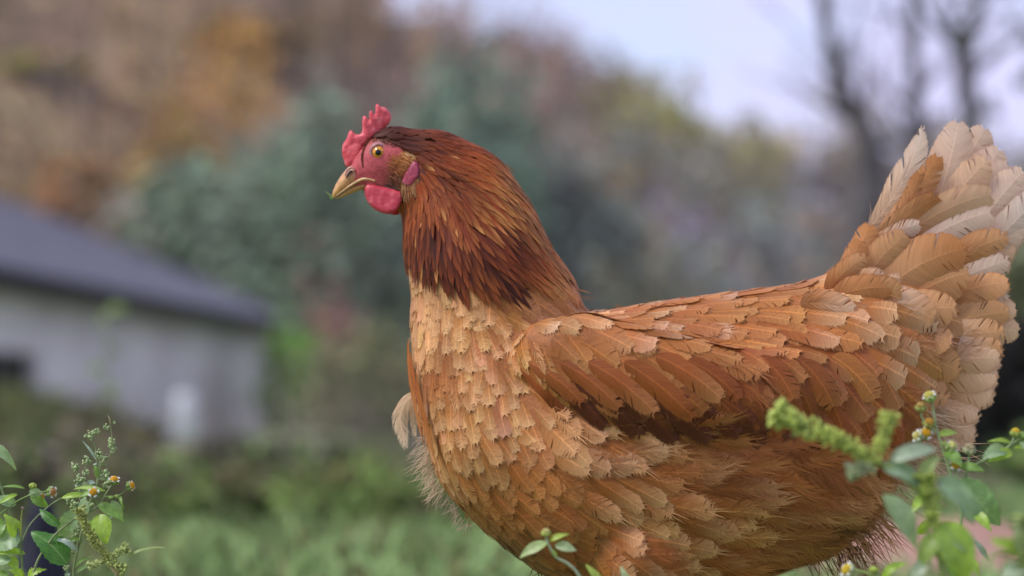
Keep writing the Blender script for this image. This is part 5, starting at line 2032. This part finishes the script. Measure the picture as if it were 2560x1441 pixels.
for P0, reg, v, x, y in roots:
    d2, L, Wd = v[:2], v[2] * ((.95 + .1 * FR.random()) * 1.22 if reg == 'h' else (.8 + .42 * FR.random()) * (.92 if reg == 'b' else 1.05)), v[3] * (.8 + .38 * FR.random()) * (1 if reg == 'h' else .96 if reg == 'b' else 1.1) * (1 if True or reg == 'h' else 1.1)
    an = FR.gauss(0, {'h': .09, 'b': .15, 's': .13, 'w': .13, 'f': .2}[reg])
    d2 = (d2[0] * math.cos(an) - d2[1] * math.sin(an), d2[0] * math.sin(an) + d2[1] * math.cos(an))
    loose = v[10] + FR.gauss(0, .12)
    h0 = {'h': 6, 'b': 0, 'f': 0, 's': 2, 'w': 1}[reg] * U + FR.uniform(0, 1.2) * U
    lift = {'h': .03, 'b': .042, 'f': .065, 's': .038, 'w': .045}[reg] * L * U * (.8 + .5 * FR.random())
    cp, nn = course(Vector(P0), reg, d2, L * U, h0, lift, .12 if reg == 'h' else .3)
    if reg in 'bsfw':      # each feather has its own slight roll
        roll = FR.gauss(0, .06)
        tg = np.gradient(cp, axis=0)
        tg /= np.linalg.norm(tg, axis=1)[:, None]
        nn = nn * math.cos(roll) + np.cross(tg, nn) * math.sin(roll)
    mid, tip = np.array(v[4:7]), np.array(v[7:10])
    if reg != 'h':
        q = drift(P0, 48)
        mid = mid * (1 + .35 * q)
        tip = tip * (1 + .28 * q)
        if reg in 'bs':
            mid = mid * .72 + np.array(CIN) * .28
    if reg == 'h':
        mix = .5 + .9 * drift(P0, 80) + .2 * FR.gauss(0, 1)
        mix = min(1.15, max(0, mix))
        mid = mid * (.5 + .85 * mix)
        tip = tip * (.6 + .5 * mix)
        if FR.random() < .05:
            tip = np.array(HKT)
        fn = colour_fn(mid, tip, .3, FR, 1, 'h')
        g = feather_geo(cp, nn, Wd * .62 * U, prof_lance, fn, FR, nb=9, slits=0, curv=.5, adv=.25, ragged=.05, jit=.15 * U, fray=0)
    elif loose > .6:
        fn = colour_fn(mid, tip, .3, FR, .8, 'f')
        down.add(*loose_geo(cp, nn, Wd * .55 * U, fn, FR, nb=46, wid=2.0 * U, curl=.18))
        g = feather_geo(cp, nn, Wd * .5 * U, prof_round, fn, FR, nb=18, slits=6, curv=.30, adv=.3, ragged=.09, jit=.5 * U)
    else:
        if reg == 's' and FR.random() < .18:
            tip = tip * .5 + np.array((.66, .42, .26)) * .5
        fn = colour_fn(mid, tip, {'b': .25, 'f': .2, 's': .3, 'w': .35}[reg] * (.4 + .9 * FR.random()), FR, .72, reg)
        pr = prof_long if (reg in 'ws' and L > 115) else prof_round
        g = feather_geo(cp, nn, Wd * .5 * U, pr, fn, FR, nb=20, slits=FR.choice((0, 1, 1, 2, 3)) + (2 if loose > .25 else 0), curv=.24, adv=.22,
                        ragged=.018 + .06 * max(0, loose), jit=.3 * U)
        if loose > .3:     # frayed fringe
            down.add(*loose_geo(cp, nn, Wd * .45 * U, fn, FR, nb=9, wid=2.6 * U))
    vis = -float(nn[3][1])
    made[reg].append((L * Wd * max(.02, vis) if y < 1441 else 0, g))

stuff = Buf()
for reg, lst in made.items():
    lst.sort(key=lambda q: -q[0])
    for i, (a, g) in enumerate(lst):
        if i < 290 and a > 0:
            nm = KIND[reg]
            put(nm, make_mesh(nm, *g), HEN, M['feather'])
        else:
            stuff.add(*g)
print('FEATHERS', {k: len(v) for k, v in made.items()}, 'down strands', down.n // 8)

# ------------------------------------------------------------------ tail, feather by feather
CREAM, PALE, BUFF, TAWN = (.72, .47, .29), (.74, .54, .40), (.60, .315, .14), (.48, .205, .07)
TAIL = [  # base, tip, width, middle pigment, tip pigment, offset from the middle plane, profile, bow, looseness
    ((2330, 600), (2462, 318), 120, CREAM, PALE, -30, 'r', 6, .1), ((2350, 620), (2500, 372), 120, CREAM, PALE, -22, 'r', 8, .3),
    ((2380, 620), (2522, 410), 110, PALE, PALE, -14, 'r', 10, .3), ((2292, 610), (2396, 302), 118, CREAM, PALE, 6, 'p2', -14, .1),
    ((2300, 620), (2470, 398), 110, CREAM, CREAM, 12, 'r', 10, .35), ((2400, 640), (2560, 425), 110, PALE, PALE, 0, 'r', 8, .3),
    ((2400, 650), (2600, 478), 100, PALE, (.74, .60, .50), 10, 'l', -18, .25), ((2390, 680), (2560, 560), 90, PALE, PALE, 4, 'r', 6, .5), ((2380, 700), (2535, 610), 90, PALE, CREAM, 2, 'r', 6, .5),
    ((2166, 580), (2306, 318), 92, CREAM, (.72, .56, .43), 24, 'p', -20, .5), ((2180, 620), (2345, 388), 62, BUFF, TAWN, 30, 'l', -10, .2), ((2185, 640), (2300, 430), 54, BUFF, TAWN, 34, 'l', -14, .4),
    ((2210, 650), (2482, 485), 100, BUFF, CREAM, 40, 'l', 30, .3), ((2230, 680), (2480, 530), 92, PALE, PALE, 34, 'l', 26, .3), ((2180, 640), (2350, 492), 66, BUFF, TAWN, 48, 'l', 18, .3),
    ((2160, 645), (2300, 560), 50, BUFF, PALE, 56, 'l', 14, .6), ((2330, 680), (2520, 590), 84, TAWN, BUFF, 34, 'r', 8, .4), ((2340, 730), (2522, 650), 80, PALE, PALE, 28, 'r', 6, .3),
    ((2330, 750), (2522, 705), 84, TAWN, BUFF, 40, 'r', 6, .3), ((2330, 790), (2520, 735), 74, PALE, PALE, 32, 'r', 4, .3), ((2330, 820), (2522, 780), 90, BUFF, BUFF, 46, 'r', 6, .3),
    ((2200, 740), (2412, 622), 140, BUFF, TAWN, 78, 'r', 20, .2), ((2230, 780), (2425, 680), 120, TAWN, BUFF, 70, 'r', 14, .2), ((2160, 700), (2265, 585), 84, BUFF, BUFF, 74, 'r', 6, .2),
    ((2400, 780), (2548, 830), 84, CREAM, CREAM, 22, 'r', -8, .2), ((2420, 760), (2540, 770), 74, BUFF, CREAM, 26, 'r', -8, .2), ((2320, 850), (2510, 830), 90, CREAM, BUFF, 52, 'r', 6, .4), ((2310, 880), (2505, 870), 84, PALE, BUFF, 56, 'r', 4, .5),
    ((2290, 910), (2500, 895), 86, BUFF, CREAM, 60, 'r', 6, .4), ((2290, 940), (2492, 940), 100, BUFF, CREAM, 52, 'r', 8, .3), ((2290, 975), (2482, 985), 100, TAWN, CREAM, 46, 'r', 8, .4),
    ((2270, 1000), (2446, 1035), 84, BUFF, CREAM, 46, 'r', 6, .6), ((2270, 1030), (2436, 1085), 84, TAWN, CREAM, 42, 'r', 4, .5), ((2250, 1050), (2415, 1100), 70, BUFF, PALE, 38, 'r', 2, .8),
    ((2200, 800), (2390, 770), 110, BUFF, BUFF, 96, 'r', 10, .3), ((2140, 770), (2338, 800), 110, PALE, BUFF, 120, 'r', 22, .5), ((2120, 790), (2250, 890), 112, BUFF, TAWN, 128, 'r', 18, .1),
    ((2140, 740), (2256, 735), 84, TAWN, BUFF, 124, 'r', 8, .2), ((2080, 745), (2230, 720), 76, TAWN, TAWN, 128, 'r', 10, .3), ((2065, 735), (2165, 640), 56, TAWN, BUFF, 108, 'r', 8, .2), ((2210, 840), (2380, 850), 104, TAWN, BUFF, 104, 'r', 10, .4),
    ((2230, 890), (2400, 930), 104, TAWN, BUFF, 96, 'r', 12, .4), ((2200, 940), (2370, 1000), 96, CIN, BUFF, 92, 'r', 10, .4), ((2130, 700), (2210, 690), 44, BUFF, CREAM, 110, 'r', 4, .3), ((2150, 720), (2250, 690), 34, BUFF, CREAM, 106, 'l', -6, .3),
    ((2050, 790), (2205, 830), 92, RUST, BUFF, 150, 'r', 14, .4), ((2000, 760), (2140, 790), 80, TAWN, CREAM, 156, 'r', 12, .4), ((2100, 690), (2172, 560), 60, BUFF, TAWN, 60, 'l', -8, .2), ((2090, 720), (2150, 600), 60, BUFF, TAWN, 90, 'l', -4, .1)]


def blade(base, tip, width, mid, tipc, w, pr, bow, loose, name, flip=1, nb=40):
    b, t = np.array(base, float), np.array(tip, float)
    d = t - b
    L = np.linalg.norm(d)
    nrm = np.array((-d[1], d[0])) / L
    cp, nn = [], []
    tilt = FR.gauss(0, .14)
    for f in np.linspace(0, 1, 9):
        q = b + d * f + nrm * bow * 4 * f * (1 - f) * -1
        ww = w + 10 * f + 12 * math.sin(f * 2.6)
        cp.append(np.array(hp(q[0], q[1], ww * flip)))
        v = Vector((nrm[0] * tilt, -1 * flip, -nrm[1] * tilt)).normalized()
        nn.append(np.array(v))
    mid, tipc = np.array(mid), np.array(tipc)
    k = .92 + .16 * FR.random()
    sidek = FR.random() < .5

    def fn(tv, s):
        g = np.clip((tv - .3) / .6, 0, 1)[:, None]
        c = (mid * (1 - g) + tipc * g) * k
        e = np.clip((s - .55) * 1.6, 0, 1)[:, None] * .5
        c = c * (1 - e) + (mid * .55 + np.array(TAWN) * .45) * e * (1 - .5 * g) + tipc * e * .5 * g
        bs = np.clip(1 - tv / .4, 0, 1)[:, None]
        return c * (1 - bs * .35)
    prof = {'r': prof_round, 'l': prof_long, 'p': prof_point, 'p2': prof_round}[pr]
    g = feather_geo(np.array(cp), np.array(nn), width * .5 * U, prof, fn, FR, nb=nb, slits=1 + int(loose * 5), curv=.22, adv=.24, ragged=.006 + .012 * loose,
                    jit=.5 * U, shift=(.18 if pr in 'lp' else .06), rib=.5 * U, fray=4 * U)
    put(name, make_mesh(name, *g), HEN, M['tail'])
    if loose > .35:
        down.add(*loose_geo(np.array(cp)[:6], np.array(nn)[:6], width * .40 * U, fn, FR, nb=int(8 + 16 * loose), wid=1.8 * U))


for row in TAIL:
    blade(*row, 'tail_feather')
for row in TAIL[:9] + TAIL[16:21] + TAIL[26:34]:          # the other half of the tail
    a, b, wd, m_, t_, w, pr, bow, lo = row
    blade((a[0] + 10, a[1] + 8), (b[0] + 4, b[1] + 12), wd, m_, t_, max(12, w + 34), pr, bow, lo, 'tail_feather', -1, 26)

# long flight feathers along the lower edge of the folded wing
def flight(base, tip, width, mid, tipc, over, bow=10):
    b, t = np.array(base, float), np.array(tip, float)
    d = t - b
    nrm = np.array((-d[1], d[0])) / np.linalg.norm(d)
    cp, nn = [], []
    w1 = None
    for f in np.linspace(0, 1, 8):
        q = b + d * f - nrm * bow * 4 * f * (1 - f)
        s = near_surface(q[0], q[1])
        w = (HY - s.y) / U + over + 7 * f
        if w1 is not None:
            w = max(w, w1 - 9)
        w1 = w
        cp.append(np.array(hp(q[0], q[1], w)))
        n = smooth_normal(s)[1]
        n = (n + Vector((0, -1.2, .1))).normalized()
        nn.append(np.array(n))
    fn = colour_fn(mid, tipc, .25, FR, .8, 'w')
    g = feather_geo(np.array(cp), np.array(nn), width * .44 * U, prof_long, fn, FR, nb=30, slits=FR.choice((1, 2, 3)), curv=.32, adv=.22, ragged=.012, jit=.3 * U)
    put('flight_feather', make_mesh('flight_feather', *g), HEN, M['feather'])


for base, tip, wd, m_, t_, ov in [
        ((1300, 915), (1425, 1048), 60, RUST, DARK, 3), ((1355, 925), (1515, 1070), 64, DARK, DARK, 3), ((1430, 935), (1605, 1092), 68, DARK, DARK, 4), ((1510, 950), (1690, 1106), 70, DARK, DARK, 4),
        ((1585, 960), (1775, 1104), 70, DARK, DARK, 4), ((1655, 960), (1850, 1088), 68, DARK, DARK, 4), ((1730, 960), (1890, 1062), 60, RUST, DARK, 5),
        ((1320, 905), (1455, 1010), 54, (.30, .085, .02), RUST, 7), ((1400, 905), (1550, 1022), 58, RUST, (.33, .11, .03), 7), ((1470, 905), (1640, 1035), 66, (.30, .085, .02), (.42, .17, .055), 8), ((1560, 905), (1735, 1048), 68, RUST, RUST, 8),
        ((1640, 890), (1805, 1000), 70, (.32, .09, .02), (.48, .20, .07), 9), ((1720, 900), (1850, 1000), 60, RUST, RUST, 8),
        ((1880, 930), (1905, 1085), 60, RUST, DARK, 5), ((1930, 940), (1975, 1100), 62, RUST, DARK, 5), ((1990, 950), (2045, 1110), 64, RUST, DARK, 5), ((2050, 960), (2115, 1112), 66, RUST, RUST, 5),
        ((2110, 965), (2185, 1112), 66, RUST, RUST, 5), ((2170, 970), (2250, 1112), 66, RUST, RUST, 5), ((2000, 900), (2085, 1020), 76, RUST, CIN, 12), ((2080, 890), (2190, 1000), 84, CIN, (.40, .16, .05), 12), ((1900, 890), (1985, 1000), 70, RUST, CIN, 10)]:
    flight(base, tip, wd, m_, t_, ov)

# single feathers that stand away from the breast
def odd(pts, width, col, tip, name, pr='r', nb=26, slits=4, ww=(0, 0), norm=(-.1, -1, .1)):
    path = smooth_path([hp(p[0], p[1], p[2]) for p in pts], 5)
    cp = np.array([np.array(p) for p in path])
    nn = np.tile(np.array(Vector(norm).normalized()), (len(cp), 1))
    fn = colour_fn(col, tip, .3, FR, .9, 'b')
    g = feather_geo(cp, nn, width * .5 * U, {'r': prof_round, 'l': prof_long, 'p': prof_point}[pr], fn, FR, nb=nb, slits=slits, curv=.2, adv=.25, ragged=.05, jit=.5 * U)
    put(name, make_mesh(name, *g), HEN, M['feather'])


odd([(1046, 978, 20), (1018, 1000, 18), (1000, 1040, 14), (1006, 1085, 10), (1012, 1117, 8)], 40, (.66, .44, .27), (.74, .54, .38), 'breast_feather', 'p', 30, 7)
odd([(1050, 985, 10), (1036, 1010, 6), (1034, 1050, 4), (1036, 1090, 2)], 20, (.66, .44, .27), (.74, .54, .38), 'breast_feather', 'p')
for a in ([(1020, 850, 60), (1022, 920, 58), (1034, 1000, 62), (1052, 1085, 66)], [(1026, 880, 90), (1034, 950, 88), (1050, 1020, 92), (1070, 1110, 100)], [(1040, 930, 120), (1052, 1010, 122), (1072, 1090, 128), (1090, 1160, 130)],
          ):
    odd(a, 17, CIN, TAN, 'breast_feather', 'p', 26, 6, norm=(-.75, -.65, .05))


def tuft(px, py, w, d, n, ln, wid, col, spread=.4, curl=.3, rootspread=12):
    """a lock of free barbs"""
    V, Fc, C = [], [], []
    dv = Vector((d[0], 0, -d[1])).normalized()
    for i in range(n):
        p = hp(px + FR.gauss(0, rootspread), py + FR.gauss(0, rootspread), w + FR.gauss(0, rootspread * .6))
        v = (dv + Vector((FR.gauss(0, spread), FR.gauss(0, spread), FR.gauss(0, spread)))).normalized()
        L = ln * U * (.5 + .8 * FR.random())
        b = Vector((FR.gauss(0, 1), FR.gauss(0, .5), FR.gauss(0, 1) - .4)) * L * curl * .5
        pts = [p, p + v * L * .4, p + v * L * .75 + b * .4, p + v * L + b]
        s = v.cross(Vector((0, -1, .2))).normalized()
        k = len(V)
        for q, ww in zip(pts, (1, .9, .6, .15)):
            V += [q - s * wid * U * ww * .5, q + s * wid * U * ww * .5]
        c = np.array(col) * (.7 + .55 * FR.random())
        C += [np.clip(c, 0, .9)] * 8
        for m in range(3):
            Fc.append((k + 2 * m, k + 2 * m + 1, k + 2 * m + 3, k + 2 * m + 2))
    down.add(np.array([tuple(q) for q in V]), Fc, np.array(C))


# ear tuft, bristles round the eye and chin, wisps
def face_tuft(cx, cy, n, d, ln, col, spread, rs):
    for i in range(n):
        x, y = cx + FR.gauss(0, rs), cy + FR.gauss(0, rs * .8)
        s = near_surface(x, y)
        tuft(x, y, (HY - s.y) / U + 1.5, d, 1, ln, 2.4, col, spread, .15, 1)


for cx_0, cy_0, n_, dd, col_ in ((990, 400, 90, (.75, .6), (.40, .145, .035)), (1020, 388, 190, (.8, .45), (.52, .22, .06)), (1010, 405, 150, (.75, .55), (.42, .15, .035)), (1003, 418, 150, (.6, .7), (.33, .11, .026)), (990, 445, 100, (.6, .7), (.19, .055, .02)),
                                (1005, 455, 80, (.5, .8), (.26, .12, .045)), (1025, 385, 50, (.7, .6), (.50, .34, .17)), (975, 470, 80, (.8, .45), (.10, .04, .03)), (950, 478, 50, (.9, .3), (.12, .045, .035))):
    face_tuft(cx_0, cy_0, n_, dd, 17, col_, .22, 9)
for i in range(240):        # fringe under the ear lobe
    f = FR.random()
    x = 1006 + 38 * f + FR.gauss(0, 2)
    y = 464 - 14 * f * f + 6 * math.sin(f * 3) + FR.gauss(0, 4)
    s = near_surface(x, y)
    tuft(x, y, (HY - s.y) / U + 3, (.0 + .25 * f, 1), 1, 30, 2.8, (.42, .22, .09) if FR.random() < .6 else (.26, .09, .03), .16, .15, 1)
for i in range(70):         # dark lashes in front of the eye and at the brow
    f = FR.random()
    x, y = 908 + 7 * math.sin(f * 3.1) * -1 + 9 * f, 420 - 60 * f
    s = near_surface(x, y)
    tuft(x, y, (HY - s.y) / U + 1, (-.05 + .4 * f, -1), 1, 18, 1.8, (.16, .05, .02), .14, .12, 1)
for i in range(420):        # brow feathers
    f = FR.random()
    x = 915 + 130 * f
    y = 350 - 14 * math.sin(f * 2.2) + 42 * f * f + FR.gauss(0, 6)
    s = near_surface(x, y)
    tuft(x, y, (HY - s.y) / U + 2, (1, .08 + .7 * f), 1, 30, 2.8, (.10, .026, .014) if FR.random() < .75 else (.22, .07, .03), .14, .1, 1)
for i in range(26):
    tuft(912 + FR.random() * 10, 474, 6, (.1, 1), 1, 12, 1.4, (.2, .14, .08), .3, .2, 3)
for q in range(9):          # pale down at the breast bone
    tuft(1066 + q * 4, 1120 + q * 13, 20, (-.75, .75), 18, 42, 1.6, (.66, .50, .34), .22, .35, 8)
tuft(1060, 1095, 12, (-.9, .3), 14, 36, 1.4, (.60, .46, .34), .5, .9, 5)
for q in range(7):
    tuft(1100 + q * 12, 1225 + q * 14, 10, (-.6, .8), 10, 34, 1.5, (.52, .40, .28), .3, .3, 8)
for q in range(10):         # under the tail and behind the thigh
    tuft(2090 + q * 11, 1330 - q * 9, 90 - q * 4, (.7, .55), 22, 90, 2.4, (.38, .19, .07), .18, .4, 22)
for q in range(8):
    tuft(2060 + q * 14, 1390 - q * 6, 60, (.45, .85), 14, 70, 2.2, (.16, .08, .03), .16, .4, 20)
for q in range(8):
    tuft(2180 + q * 18, 1200 - q * 12, 70, (.9, .4), 22, 110, 2.6, (.55, .36, .22), .28, .35, 20)
for q in range(9):
    tuft(2230 + q * 14, 1040 + 10 * math.sin(q), 80, (1, .2), 18, 60, 2.0, (.66, .48, .32), .14, .3, 16)
for q in range(8):          # tuft at the lower frame edge below the breast
    tuft(1350 + q * 18, 1398 + q * 4, 30, (.1, 1), 30, 46, 2.6, (.22, .085, .03), .4, .3, 12)
for x, y, w, d, n_, ln in ((1880, 900, 250, (.2, 1), 60, 110), (1900, 940, 245, (.05, 1), 50, 90), (1860, 930, 265, (.3, 1), 40, 80), (1500, 1060, 262, (.95, .05), 60, 70), (1700, 1085, 275, (1, .05), 60, 90), (1800, 1090, 262, (1, .1), 60, 90), (1380, 840, 240, (.6, .8), 30, 50)):
    tuft(x, y, w, d, n_, ln, 2.6, (.36, .14, .05), .18, .2, 16)

for i in range(700):       # short hairs breaking the outline of neck and back
    i0 = NR.integers(0, NVB)
    if not (-.35 < bno[i0][1] < .35) or bpy_[i0] > 1350:
        continue
    x, y = bpx[i0], bpy_[i0]
    if in_poly(x, y, FACE) or x < 985:
        continue
    reg, v = field(x, y)
    c = Vector(bco[i0]) + Vector(bno[i0]) * (8 * U)
    d = Vector((v[0], 0, -v[1])).normalized() + Vector(bno[i0]) * .06
    X, Y_ = seen(c)
    tuft(X, Y_, (HY - c.y) / U, (d.x, -d.z), 2, 30, 1.6, v[4:7] * 1.1, .10, .12, 2)

d_o = down.put('down_plumage', HEN, M['down'])
d_o['kind'] = 'stuff'
s_o = stuff.put('small_plumage', HEN, M['feather'])
s_o['kind'] = 'stuff'
